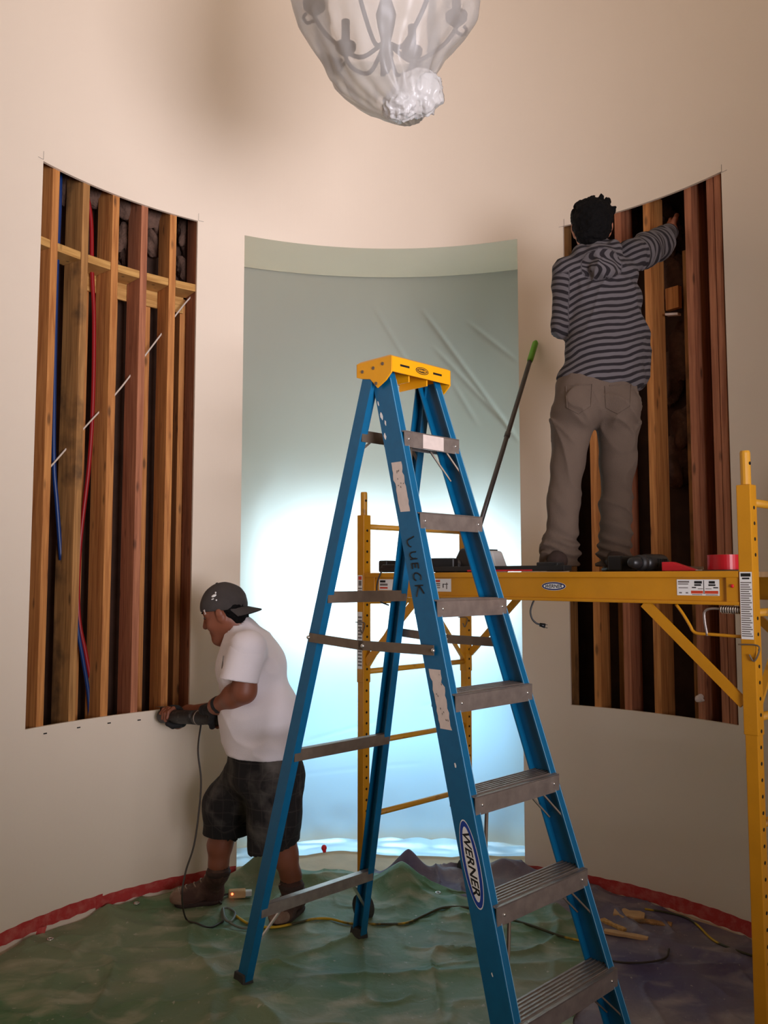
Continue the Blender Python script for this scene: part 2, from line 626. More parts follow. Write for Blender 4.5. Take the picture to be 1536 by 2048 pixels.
wall = build_wall()
ch = MB()
for a, b in (((-1), CX - R), ((1), CX + R)):
    pass
for side, x in (('left', CX - R), ('right', CX + R)):
    o = MB().box((x + (-.06 if side == 'left' else .06), (CY + 1.2) / 2, Z_CEIL / 2), (.12, CY - 1.2, Z_CEIL)).build('wall_' + side, MT['wall'], loc=(x, 2.1, 0))
    tag(o, 'plain cream side wall running on from the curve', kind='structure')
o = MB().box((0, 2.4, -.06), (8, 11.4, .12)).build('floor', MT['floor'], loc=(0, 2.4, 0))
tag(o, 'dusty tan floor under the tarps', kind='structure')
o = MB().box((CX, 3.3, Z_CEIL + .05), (4.4, 4.4, .1)).build('ceiling', MT['ceil'], loc=(CX, 3.3, Z_CEIL))
tag(o, 'cream ceiling over the curved bay', kind='structure')

o = MB().box((.03, 6.2, .004), (2.9, 1.4, .008)).build('floor_blue_bounce', mat('blue_bounce', S(120, 178, 222), .5, var=.03), loc=(.03, 6.2, 0))  # added slab, coloured blue so its bounce tints the sheet
tag(o, 'unseen blue slab added to bounce blue light onto the sheet', kind='structure')
# the space beyond the plastic sheet: a bright entry with a window
VX0, VX1, VY0, VY1, VZ = -1.35, 1.42, 4.97, 6.75, 3.62
for nm, c, s in (('wall_entry_left', ((VX0 - .05), (VY0 + VY1) / 2, VZ / 2), (.1, VY1 - VY0, VZ)),
                 ('wall_entry_right', ((VX1 + .05), (VY0 + VY1) / 2, VZ / 2), (.1, VY1 - VY0, VZ)),
                 ('ceiling_entry', ((VX0 + VX1) / 2, (VY0 + VY1) / 2, VZ + .05), (VX1 - VX0, VY1 - VY0, .1))):
    o = MB().box(c, s).build(nm, MT['entry'])
    tag(o, 'pale surface of the entry behind the plastic sheet', kind='structure')
WZ0, WZM, WZ1, WX0, WX1 = 0.12, 1.15, 2.05, -1.0, 1.05
m = MB()
m.box(((VX0 + VX1) / 2, VY1 + .05, WZ0 / 2), (VX1 - VX0, .1, WZ0))
m.box(((VX0 + VX1) / 2, VY1 + .05, (WZ1 + VZ) / 2), (VX1 - VX0, .1, VZ - WZ1))
m.box(((VX0 + WX0) / 2, VY1 + .05, (WZ0 + WZ1) / 2), (WX0 - VX0, .1, WZ1 - WZ0))
m.box(((VX1 + WX1) / 2, VY1 + .05, (WZ0 + WZ1) / 2), (VX1 - WX1, .1, WZ1 - WZ0))
tag(m.build('wall_entry_far', MT['entry']), 'pale entry wall around the bright window', kind='structure')
win = thing('window_1', 'bright daylit window behind the plastic sheet', None, (0, VY1, WZ0))
win['kind'] = 'structure'
for k in range(3):
    x0 = WX0 + (WX1 - WX0) * k / 3
    x1 = WX0 + (WX1 - WX0) * (k + 1) / 3
    for za, zb_, mk in ((WZM, WZ1, 'pane'), (WZ0, WZM, 'glow_low')):  # the lower row is an added glow behind the sheet
        MB().box(((x0 + x1) / 2, VY1 + .07, (za + zb_) / 2), (x1 - x0 - .05, .01, zb_ - za - .04)).build('pane', MT[mk], win)
MB().box(((WX0 + WX1) / 2, VY1 + .05, WZM), (WX1 - WX0, .06, .05)).build('transom', MT['ceil'], win)
for k in range(4):
    x = WX0 + (WX1 - WX0) * k / 3
    MB().box((x, VY1 + .05, (WZ0 + WZ1) / 2), (.05, .06, WZ1 - WZ0)).build('mullion', MT['ceil'], win)


# ------------------------------------------------------------------ stud bays
def stud(name, th, z0, z1, r0, depth, w, m_):
    th_v = V(math.sin(th), math.cos(th), 0)
    tg = V(math.cos(th), -math.sin(th), 0)
    key = (round(z1 - z0, 3), depth, w, m_.name)
    c = cyl(th, z0, r0 + depth / 2)
    if key not in STUDS:
        o = MB().box((0, 0, (z1 - z0) / 2), (w, depth, z1 - z0)).build(name, m_, wall, loc=(0, 0, 0), bevel=0.002)
        STUDS[key] = o.data
    else:
        o = bpy.data.objects.new(name, STUDS[key])
        scene.collection.objects.link(o)
        o.parent = wall
    o.location = tuple(c - V(CX, CY + R, 0))
    o.rotation_euler = (0, 0, -th)
    return o


STUDS = {}
R1 = R + 0.0165
Z0S, Z1S = Z_BOT - 0.06, Z_TOP + 0.06
left_th = [wall_theta(x, 400, .016) for x in (112, 173, 233, 290.5, 348)]
for th, k in zip(left_th, ('wood_o', 'wood_b', 'wood_o', 'wood_r', 'wood_o')):
    stud('stud', th, Z0S, Z1S, R1, .14, .038, MT[k])
stud('stud', TL1 + .012, Z0S, Z1S, R1, .14, .038, MT['wood_r'])
stud('stud', TL0 - .016, Z0S, Z1S, R1, .14, .038, MT['wood_o'])
for th in (left_th[3] + .055, left_th[1] + .06, left_th[2] + .05, left_th[4] + .07):
    stud('rear_stud', th, Z0S, Z1S - .45, R1 + .16, .09, .038, MT['wood_o'])
right_th = [wall_theta(x, 1400, .016) for x in (1196, 1256, 1316, 1403, 1450, 1466)]
for th, k in zip(right_th, ('wood_o', 'wood_r', 'wood_o', 'wood_r', 'wood_r', 'wood_r')):
    stud('stud', th, Z0S, Z1S, R1, .14, .038, MT[k])
stud('stud', TR0 - .012, Z0S, Z1S, R1, .14, .038, MT['wood_b'])
for th in (right_th[0] + .05, right_th[1] - .05, right_th[3] - .06):
    stud('rear_stud', th, Z0S, Z1S - .3, R1 + .16, .09, .038, MT['wood_b'])
# blocking boards between the studs of the left bay
zb = on_wall(250, 540, .016)[2]
ends = [TL0 - .016] + left_th + [TL1 + .012]
for a, b in zip(ends[:-1], ends[1:]):
    h = .019 / R1
    m = MB()
    a2, b2 = a + h + .001, b - h - .001
    c8 = []
    for z in (zb - .02, zb + .02):
        c8 += [cyl(a2, z, R1 + .003), cyl(b2, z, R1 + .003), cyl(b2, z, R1 + .139), cyl(a2, z, R1 + .139)]
    m.hexa(c8).build('blocking_board', MT['wood_h'], wall, bevel=.0015)
zb2 = on_wall(300, 600, .2)[2]
for a, b in zip(left_th[1:], (left_th + [TL1])[2:]):
    c8 = []
    for z in (zb2 - .05, zb2 + .045):
        c8 += [cyl(a + .02, z, R1 + .146), cyl(b - .005, z, R1 + .146), cyl(b - .005, z, R1 + .158), cyl(a + .02, z, R1 + .158)]
    MB().hexa(c8).build('blocking_board', MT['wood_h'], wall)
# plates and lining that close the bays
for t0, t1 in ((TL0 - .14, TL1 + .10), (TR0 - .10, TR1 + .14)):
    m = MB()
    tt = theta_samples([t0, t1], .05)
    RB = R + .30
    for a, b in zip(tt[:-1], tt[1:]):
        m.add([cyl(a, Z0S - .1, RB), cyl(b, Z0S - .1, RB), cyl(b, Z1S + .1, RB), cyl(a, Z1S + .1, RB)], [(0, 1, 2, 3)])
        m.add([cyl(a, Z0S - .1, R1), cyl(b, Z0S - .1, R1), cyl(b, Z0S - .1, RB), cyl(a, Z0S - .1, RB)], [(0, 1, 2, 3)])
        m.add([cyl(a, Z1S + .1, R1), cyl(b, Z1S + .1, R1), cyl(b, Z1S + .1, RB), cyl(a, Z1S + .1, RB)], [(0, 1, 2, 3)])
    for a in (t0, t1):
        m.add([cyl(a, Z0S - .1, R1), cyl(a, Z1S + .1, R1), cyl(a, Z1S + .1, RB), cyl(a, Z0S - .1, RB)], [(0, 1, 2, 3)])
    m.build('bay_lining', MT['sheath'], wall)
    p = MB()
    for a, b in zip(tt[:-1], tt[1:]):
        c8 = [cyl(a, Z0S - .04, R1), cyl(b, Z0S - .04, R1), cyl(b, Z0S - .04, R1 + .14), cyl(a, Z0S - .04, R1 + .14),
              cyl(a, Z0S, R1), cyl(b, Z0S, R1), cyl(b, Z0S, R1 + .14), cyl(a, Z0S, R1 + .14)]
        p.hexa(c8)
    p.build('sole_plate', MT['wood_b'], wall)


def lump(name, c, r, m_, parent, seed, rough=.4, loc=None):
    g = np.random.default_rng(seed)
    m = MB().ball((0, 0, 0), 1.0, nu=18, nv=12)
    v = np.array(m.v)
    ph = g.uniform(0, 6, (6, 3))
    fr = g.uniform(2, 6, (6, 3))
    d = sum(np.sin(v @ fr[i] + ph[i, 0]) for i in range(6)) / 6
    v = v * (1 + rough * d[:, None] * 2) * np.asarray(r) + np.asarray(c)
    return link_mesh(name, v, m.f, m_, parent, True, loc)


for k, (x, y) in enumerate(((140, 358), (193, 378), (253, 400), (312, 425), (205, 372))):
    lump('insulation_tuft', on_wall(x, y, .19), (.075, .05, .11), MT['batt'], wall, k)
for k, (x, y, s) in enumerate(((372, 470, .1), (372, 540, .1), (250, 480, .1), (90, 455, .05), (308, 480, .09), (372, 640, .03))):
    lump('insulation_tuft', on_wall(x, y, .24), (.05, .04, s), MT['batt'], wall, 20 + k)
for k, (x, y) in enumerate(((1350, 560), (1365, 700), (1340, 760), (1372, 860), (1355, 930), (1245, 440), (1330, 470))):
    lump('insulation_tuft', on_wall(x, y, .25), (.07, .05, .12), MT['batt'], wall, 40 + k)
# small cuts in the drywall below the left bay
for x, y in ((90, 1467), (157, 1455), (218, 1446), (278, 1440)):
    p = on_wall(x, y)
    th = math.atan2(p[0] - CX, p[1] - CY)
    MB().box(p, (.017, .006, .005), (V(math.cos(th), -math.sin(th), 0), V(math.sin(th), math.cos(th), 0), V(0, 0, 1))).build('screw_slot', MT['hole'], wall)


def curve_pts(ctrl, n=8):
    """Catmull-Rom through control points"""
    P = [np.asarray(c, float) for c in ctrl]
    P = [2 * P[0] - P[1]] + P + [2 * P[-1] - P[-2]]
    out = []
    for i in range(1, len(P) - 2):
        for k in range(n):
            t = k / n
            a, b, c, d = P[i - 1:i + 3]
            out.append(.5 * (2 * b + (c - a) * t + (2 * a - 5 * b + 4 * c - d) * t * t + (3 * b - a - 3 * c + d) * t ** 3))
    out.append(P[-2])
    return out


def cord(name, ctrl, r, m_, label, cat='cord', n=8, group=None, sides=8):
    pts = curve_pts(ctrl, n)
    o = MB().tube(pts, r, sides).build(name, m_, smooth=True, loc=tuple(pts[-1]))
    return tag(o, label, cat, group)


cord('water_pipe', [on_wall(x, y, .12) for x, y in ((121, 330), (119, 420), (113, 560), (108, 800), (108, 930), (114, 1010), (122, 1120))], .011, MT['pex_b'],
     'blue plastic water pipe behind the leftmost stud of the left bay', 'pipe')
cord('water_pipe', [on_wall(x, y, .13) for x, y in ((170, 370), (182, 440), (184, 540), (188, 640), (186, 800), (178, 930), (160, 1090), (157, 1225), (172, 1310), (186, 1390), (191, 1470))], .011, MT['pex_r'],
     'red plastic water pipe between studs of the left bay', 'pipe')
cord('water_pipe', [on_wall(x, y, .125) for x, y in ((146, 1160), (155, 1255), (166, 1320), (177, 1390), (181, 1470))], .010, MT['pex_b'],
     'short blue plastic pipe beside the red one low in the left bay', 'pipe')
cord('electric_cable', [on_wall(x, y, .10) for x, y in ((385, 590), (361, 618), (300, 698), (238, 780), (174, 850), (104, 930), (88, 945))], .0045, MT['cable_w'],
     'thin white cable slanting through the studs of the left bay', 'cable')
th = right_th[2] + .1
o = MB().box(on_wall(1347, 597, .15), (.075, .03, .115), (V(math.cos(th), -math.sin(th), 0), V(math.sin(th), math.cos(th), 0), V(0, 0, 1))).build('blocking_board', MT['wood_o'], wall)
o = MB().box(on_wall(1346, 629, .12), (.075, .03, .012), (V(math.cos(th), -math.sin(th), -.2), V(math.sin(th), math.cos(th), 0), V(0, 0, 1))).build('paper_scrap', MT['sticker'], wall)
lump('paint_blob', on_wall(1399, 1397, -.002), (.022, .012, .018), MT['sticker'], wall, 3)
# pencil layout crosses at the corners of the cut-outs
for x, y in ((87, 319), (397, 441), (1128, 452), (1443, 345)):
    p = on_wall(x, y, -.001)
    th = math.atan2(p[0] - CX, p[1] - CY)
    tg = V(math.cos(th), -math.sin(th), 0)
    s = -1 if x in (87, 1128) else 1
    m = MB().box(p + tg * s * .015, (.03, .001, .0012), (tg, V(math.sin(th), math.cos(th), 0), V(0, 0, 1)))
    m.box(p + V(0, 0, .02), (.0012, .001, .04), (tg, V(math.sin(th), math.cos(th), 0), V(0, 0, 1)))
    m.build('pencil_mark', MT['print_g'], wall)


# ------------------------------------------------------------------ noise for cloth and tarps
def vnoise(P, seed=0):
    """value noise, P (...,d) d=2 or 3, range -1..1"""
    P = np.asarray(P, float)
    d = P.shape[-1]
    i0 = np.floor(P).astype(np.int64)
    f = P - i0
    f = f * f * (3 - 2 * f)
    out = np.zeros(P.shape[:-1])
    for c in range(2 ** d):
        off = [(c >> k) & 1 for k in range(d)]
        w = np.ones(P.shape[:-1])
        h = np.full(P.shape[:-1], seed * 374761393 + 1013904223, np.int64)
        for k in range(d):
            w = w * (f[..., k] if off[k] else 1 - f[..., k])
            h = (h ^ ((i0[..., k] + off[k]) * (73856093, 19349663, 83492791)[k])) * 1274126177 & 0x7fffffff
            h = h ^ (h >> 13)
        h = (h * 1103515245 + 12345) & 0x7fffffff
        out += w * ((h & 0xffff) / 32767.5 - 1)
    return out


def ridged(P, seed):
    return 1 - np.abs(vnoise(P, seed)) * 2


# ------------------------------------------------------------------ plastic sheet over the doorway
def build_sheet():
    nt_, nzz = 210, 400
    ths = np.linspace(TO0 - .045, TO1 + .045, nt_)
    zs = np.linspace(0.0, Z_OPEN + .05, nzz)
    TH, ZZ = np.meshgrid(ths, zs, indexing='ij')
    rb = R + OPEN_DEPTH + .02
    disp = .012 * vnoise(np.stack([TH * 6, ZZ * 1.2], -1), 3) + .004 * vnoise(np.stack([TH * 22, ZZ * 5], -1), 4)
    low = np.clip(1 - ZZ / .35, 0, 1)
    disp += low * .03 * vnoise(np.stack([TH * 16, ZZ * 8], -1), 6)
    for (x0, y0, x1, y1, a) in ((740, 600, 835, 760, .5), (840, 615, 1040, 890, 1.0), (862, 690, 1010, 850, .6), (930, 640, 1040, 730, .5),
                                (900, 760, 960, 860, .5), (830, 1420, 1040, 1370, .5), (600, 1490, 780, 1440, .5), (560, 1560, 860, 1530, .3)):
        p0, p1 = on_wall(x0, y0, OPEN_DEPTH), on_wall(x1, y1, OPEN_DEPTH)
        a0, a1 = math.atan2(p0[0] - CX, p0[1] - CY), math.atan2(p1[0] - CX, p1[1] - CY)
        A, B = V(a0 * rb, p0[2]), V(a1 * rb, p1[2])
        d = nrm(B - A)
        QX, QZ = TH * rb - A[0], ZZ - A[1]
        t = QX * d[0] + QZ * d[1]
        n = -QX * d[1] + QZ * d[0]
        Lg = np.linalg.norm(B - A)
        env = np.clip(np.minimum(t, Lg - t) / .12, 0, 1)
        disp -= a * .016 * env * np.exp(-(n / .011) ** 2)
    RR = rb + disp
    X = CX + RR * np.sin(TH)
    Y = CY + RR * np.cos(TH)
    v = np.stack([X, Y, ZZ + .01], -1).reshape(-1, 3)
    k = np.arange(nt_ * nzz).reshape(nt_, nzz)
    f = np.stack([k[:-1, :-1], k[1:, :-1], k[1:, 1:], k[:-1, 1:]], -1).reshape(-1, 4)
    # skirt lying on the floor
    ns = 22
    ths2 = np.linspace(TO0 + .01, TO1 - .01, nt_)
    rs = np.linspace(0, 1, ns)
    T2, R2 = np.meshgrid(ths2, rs, indexing='ij')
    wid = .26 + .12 * vnoise(np.stack([T2 * 7, T2 * 0], -1), 9)
    rr = rb - .01 - R2 * wid
    z2 = .010 + .016 * np.abs(vnoise(np.stack([T2 * 14, R2 * 3], -1), 12)) * (1 - .5 * R2)
    v2 = np.stack([CX + rr * np.sin(T2), CY + rr * np.cos(T2), z2], -1).reshape(-1, 3)
    k2 = np.arange(nt_ * ns).reshape(nt_, ns) + len(v)
    f2 = np.stack([k2[:-1, :-1], k2[1:, :-1], k2[1:, 1:], k2[:-1, 1:]], -1).reshape(-1, 4)
    o = link_mesh('plastic_sheet', np.vstack([v, v2]), np.vstack([f, f2]), MT['sheet'], None, True, (CX, CY + rb, 0))
    tag(o, 'milky translucent plastic sheet closing off the tall doorway', 'plastic sheet')


build_sheet()


# ------------------------------------------------------------------ tarps on the floor
def bump2(X, Y, cx, cy, sx, sy, h, rot=0.0):
    c, s = math.cos(rot), math.sin(rot)
    u = (X - cx) * c + (Y - cy) * s
    w = -(X - cx) * s + (Y - cy) * c
    return h * np.exp(-np.abs(u / sx) ** 1.6 - np.abs(w / sy) ** 1.6)


def base_h(X, Y):
    P = np.stack([X, Y], -1)
    h = .020 * np.clip(ridged(P * V(1.3, 2.6) + 3.1, 21), 0, 1) ** 4
    h += .017 * np.clip(ridged(P * V(3.4, 2.0) + vnoise(P * 2, 5)[..., None] * .5, 22), 0, 1) ** 5
    h += .008 * np.clip(ridged(P * 6.5, 23), 0, 1) ** 3
    return h + .004


def purple_h(X, Y):
    h = base_h(X, Y)
    h += bump2(X, Y, .62, 4.60, .16, .09, .10, -.1) + bump2(X, Y, .36, 4.62, .10, .10, .05, .3)
    h += bump2(X, Y, .13, 4.62, .10, .05, .15, 0) + bump2(X, Y, .80, 4.52, .16, .05, .045, -.5)
    h += bump2(X, Y, 1.35, 3.72, .35, .03, .03, -.6)
    P = np.stack([X, Y], -1)
    h += np.clip((Y - 4.2) / .4, 0, 1) * .035 * np.clip(ridged(P * V(5.0, 6.5), 41), 0, 1) ** 2
    return h


def green_h(X, Y):
    h = base_h(X, Y) + .006
    h += bump2(X, Y, .09, 4.46, .11, .14, .125, 0) + bump2(X, Y, -.62, 4.58, .14, .09, .12, .2)
    h += bump2(X, Y, -.30, 4.55, .2, .05, .03, .1)
    P = np.stack([X, Y], -1)
    crumple = np.clip((Y - 3.9) / .7, 0, 1)
    h += crumple * .022 * np.clip(ridged(P * V(4.2, 3.0), 31), 0, 1) ** 2
    edge = np.clip(1 - (R - np.hypot(X - CX, Y - CY)) / .22, 0, 1)
    h += edge * .018 * np.clip(ridged(P * 5.0, 33), 0, 1) ** 2
    return h


def lin(pts, Y):
    pts = sorted(pts)
    return np.interp(Y, [p[0] for p in pts], [p[1] for p in pts])


gb = [on_floor(x, y) for x, y in ((822, 1742), (855, 1775), (930, 1790), (1075, 1800), (1160, 1840), (1182, 1905), (1176, 1960), (1150, 2048))]
gb = [(p[1], p[0]) for p in gb] + [(1.2, .42)]


def build_tarp(name, xl, xr, y0, y1, hf, m_, label, sub):
    ny, nx = 230, 230
    Ys = np.concatenate([np.linspace(y0, 2.8, 40, endpoint=False), np.linspace(2.8, y1, ny - 40)])
    v = []
    U = np.linspace(0, 1, nx)
    XL, XR = xl(Ys), xr(Ys)
    X = XL[:, None] + (XR - XL)[:, None] * U[None]
    YY = np.repeat(Ys[:, None], nx, 1)
    # slightly ragged back edge
    YY = YY + np.clip((YY - 4.4) / .35, 0, 1) * .05 * vnoise(np.stack([X * 4, X * 0 + sub], -1), sub)
    rad = np.hypot(X - CX, YY - CY)
    th = np.arctan2(X - CX, YY - CY)
    lim = np.where((th > TO0 + .02) & (th < TO1 - .02), R + .3, R - .012)
    k = np.where((rad > lim) & (YY > CY), lim / np.maximum(rad, 1e-6), 1)
    X = CX + (X - CX) * k
    YY = CY + (YY - CY) * k
    Z = hf(X, YY)
    v = np.stack([X, YY, Z], -1).reshape(-1, 3)
    kk = np.arange(ny * nx).reshape(ny, nx)
    f = np.stack([kk[:-1, :-1], kk[:-1, 1:], kk[1:, 1:], kk[1:, :-1]], -1).reshape(-1, 4)
    o = link_mesh(name, v, f, m_, None, True, (float(X.mean()), float(YY.mean()), 0))
    return tag(o, label, 'tarp')


def wall_x(Y, side, gap, seed):
    d = np.sqrt(np.maximum(R ** 2 - np.maximum(Y - CY, 0) ** 2, .5))
    return CX + side * (d - gap - .02 * (1 + vnoise(np.stack([Y * 9, Y * 0], -1), seed)))


gt = build_tarp('floor_tarp', lambda Y: wall_x(Y, -1, .015, 2), lambda Y: lin(gb, Y) + .012 * vnoise(np.stack([Y * 14, Y * 0], -1), 8), 1.2, 4.66, green_h, MT['tarp_g'],
                'dusty green tarp spread under the ladder and along the left wall', 3)
build_tarp('floor_tarp', lambda Y: np.minimum(lin(gb, Y) - .25, .02 + 0 * Y), lambda Y: wall_x(Y, 1, .01, 5), 1.2, 4.72, purple_h, MT['tarp_p'],
           'dusty purple tarp spread below the scaffold and along the right wall', 5)
for x, y in ((100, 1878), (273, 1808), (876, 1788)):
    p = on_floor(x, y, .02)
    p[2] = float(green_h(np.array(p[0]), np.array(p[1]))) + .003
    ring = [p + .012 * V(math.cos(a), math.sin(a), 0) for a in np.linspace(0, 2 * math.pi, 13)]
    MB().tube(ring, .0035, 6).build('grommet', MT['bright'], gt, smooth=True)


# red masking tape along the foot of the wall
def tape_strip(label, t0, t1, z0a, z0b, z1a, z1b, rr, seed):
    n = max(6, int((t1 - t0) / .012))
    m = MB()
    vs_ = []
    for i in range(n + 1):
        t = i / n
        th = t0 + (t1 - t0) * t
        j = .003 * math.sin(i * 1.7 + seed) + .002 * math.sin(i * .6 + seed * 2)
        zl, zh = z0a + (z0b - z0a) * t - j, z1a + (z1b - z1a) * t + j * .5
        vs_ += [cyl(th, zl, rr), cyl(th, zh, rr), cyl(th, zh, rr + .0008), cyl(th, zl, rr + .0008)]
    fs = []
    for i in range(n):
        for k in range(4):
            a, b = i * 4 + k, i * 4 + (k + 1) % 4
            fs.append((a, b, b + 4, a + 4))
    fs += [(0, 1, 2, 3), tuple(n * 4 + k for k in (3, 2, 1, 0))]
    o = m.add(vs_, fs).build('masking_tape', MT['tape'], loc=tuple(cyl((t0 + t1) / 2, z0a, rr)))
    tag(o, label, 'tape')


tape_strip('long red masking tape strip low on the wall below the left bay', -1.45, -.86, .034, .034, .094, .092, R - .002, 1)
tape_strip('red masking tape strip behind the legs of the man in shorts', -.88, TO0 - .002, .030, .026, .084, .078, R - .003, 2)
tape_strip('red masking tape strip along the foot of the right wall', TO1 + .003, .86, .004, .006, .066, .070, R - .002, 3)
tape_strip('red masking tape strip at the wall foot behind the right scaffold post', .84, 1.45, .006, .01, .072, .078, R - .003, 4)
p = on_wall(78, 1868, -.006)
m = MB().add([p + V(-.012, 0, .025), p + V(.03, .01, .03), p + V(.02, -.012, -.025), p + V(-.01, -.015, -.02),
              p + V(-.012, .002, .025), p + V(.03, .012, .03), p + V(.02, -.010, -.025), p + V(-.01, -.013, -.02)],
             [(0, 1, 2, 3), (7, 6, 5, 4), (0, 4, 5, 1), (1, 5, 6, 2), (2, 6, 7, 3), (3, 7, 4, 0)])
tag(m.build('masking_tape', MT['tape'], loc=tuple(p - V(0, 0, .025))), 'torn red tape tab hanging from the left strip over the tarp', 'tape')


# ------------------------------------------------------------------ lettering
def text2d(s, height, shear=0.0, offset=0.0, spacing=1.0, xscale=1.0):
    cu = bpy.data.curves.new('t', 'FONT')
    cu.body = s
    cu.size = 1.0
    cu.shear = shear
    cu.offset = offset
    cu.space_character = spacing
    cu.align_x, cu.align_y = 'LEFT', 'BOTTOM_BASELINE'
    cu.resolution_u = 3
    ob = bpy.data.objects.new('t', cu)
    scene.collection.objects.link(ob)
    me = bpy.data.meshes.new_from_object(ob.evaluated_get(bpy.context.evaluated_depsgraph_get()))
    v = np.array([x.co[:2] for x in me.vertices])
    f = [tuple(p.vertices) for p in me.polygons]
    bpy.data.objects.remove(ob)
    bpy.data.meshes.remove(me)
    lo, hi = v.min(0), v.max(0)
    v = (v - (lo + hi) / 2) * (height / (hi[1] - lo[1]))
    v[:, 0] *= xscale
    return v, f


def ellipse2d(a, b, n=36):
    return [(a * math.cos(t), b * math.sin(t)) for t in np.linspace(0, 2 * math.pi, n, endpoint=False)]


def flat(name, pts2, faces, fn, m_, parent, off):
    """a flat print on a surface: fn(u, v, off) gives the place"""
    return link_mesh(name, [fn(u, v, off) for u, v in pts2], faces, m_, parent)


def rect_print(name, u0, v0, u1, v1, fn, m_, parent, off):
    return flat(name, [(u0, v0), (u1, v0), (u1, v1), (u0, v1)], [(0, 1, 2, 3)], fn, m_, parent, off)


def logo(fn, parent, a, b, outer, inner, txt_m, txt='WERNER', rim=None, ko=.80, th=.9, xs=1.0):
    """oval badge with a ring and italic capitals"""
    e = ellipse2d(a, b)
    base = flat('logo_badge', e, [tuple(range(len(e)))], fn, MT['print_w'], parent, .0006)
    e = ellipse2d(a * .97, b * .93)
    flat('badge_ring', e, [tuple(range(len(e)))], fn, outer, base, .0010)
    e = ellipse2d(a * ko, b * .62)
    flat('badge_field', e, [tuple(range(len(e)))], fn, inner, base, .0014)
    v, f = text2d(txt, th * b, shear=.18, offset=.022, xscale=1.0)
    wd = v[:, 0].max() - v[:, 0].min()
    v[:, 0] *= xs * a * 1.42 / wd
    flat('badge_lettering', v.tolist(), f, fn, txt_m, base, .0018)
    return base


# ------------------------------------------------------------------ the step ladder
OX, OY, YAW = .077, 3.259, .775
LC, LS = math.cos(YAW), math.sin(YAW)
LW, LV = V(LC, LS, 0), V(-LS, LC, 0)
SPC = .3048


def lad(w, v, z):
    return V(OX, OY, 0) + LW * w + LV * v + V(0, 0, z)


def fw(z):
    return .296 + (.142 - .296) * z / 2.4


def fv(z):
    return -.314 * (2.4 - z) - .05


def rw(z):
    return .325 + (.160 - .325) * z / 2.4


def rv(z):
    return .235 * (2.4 - z) + .05


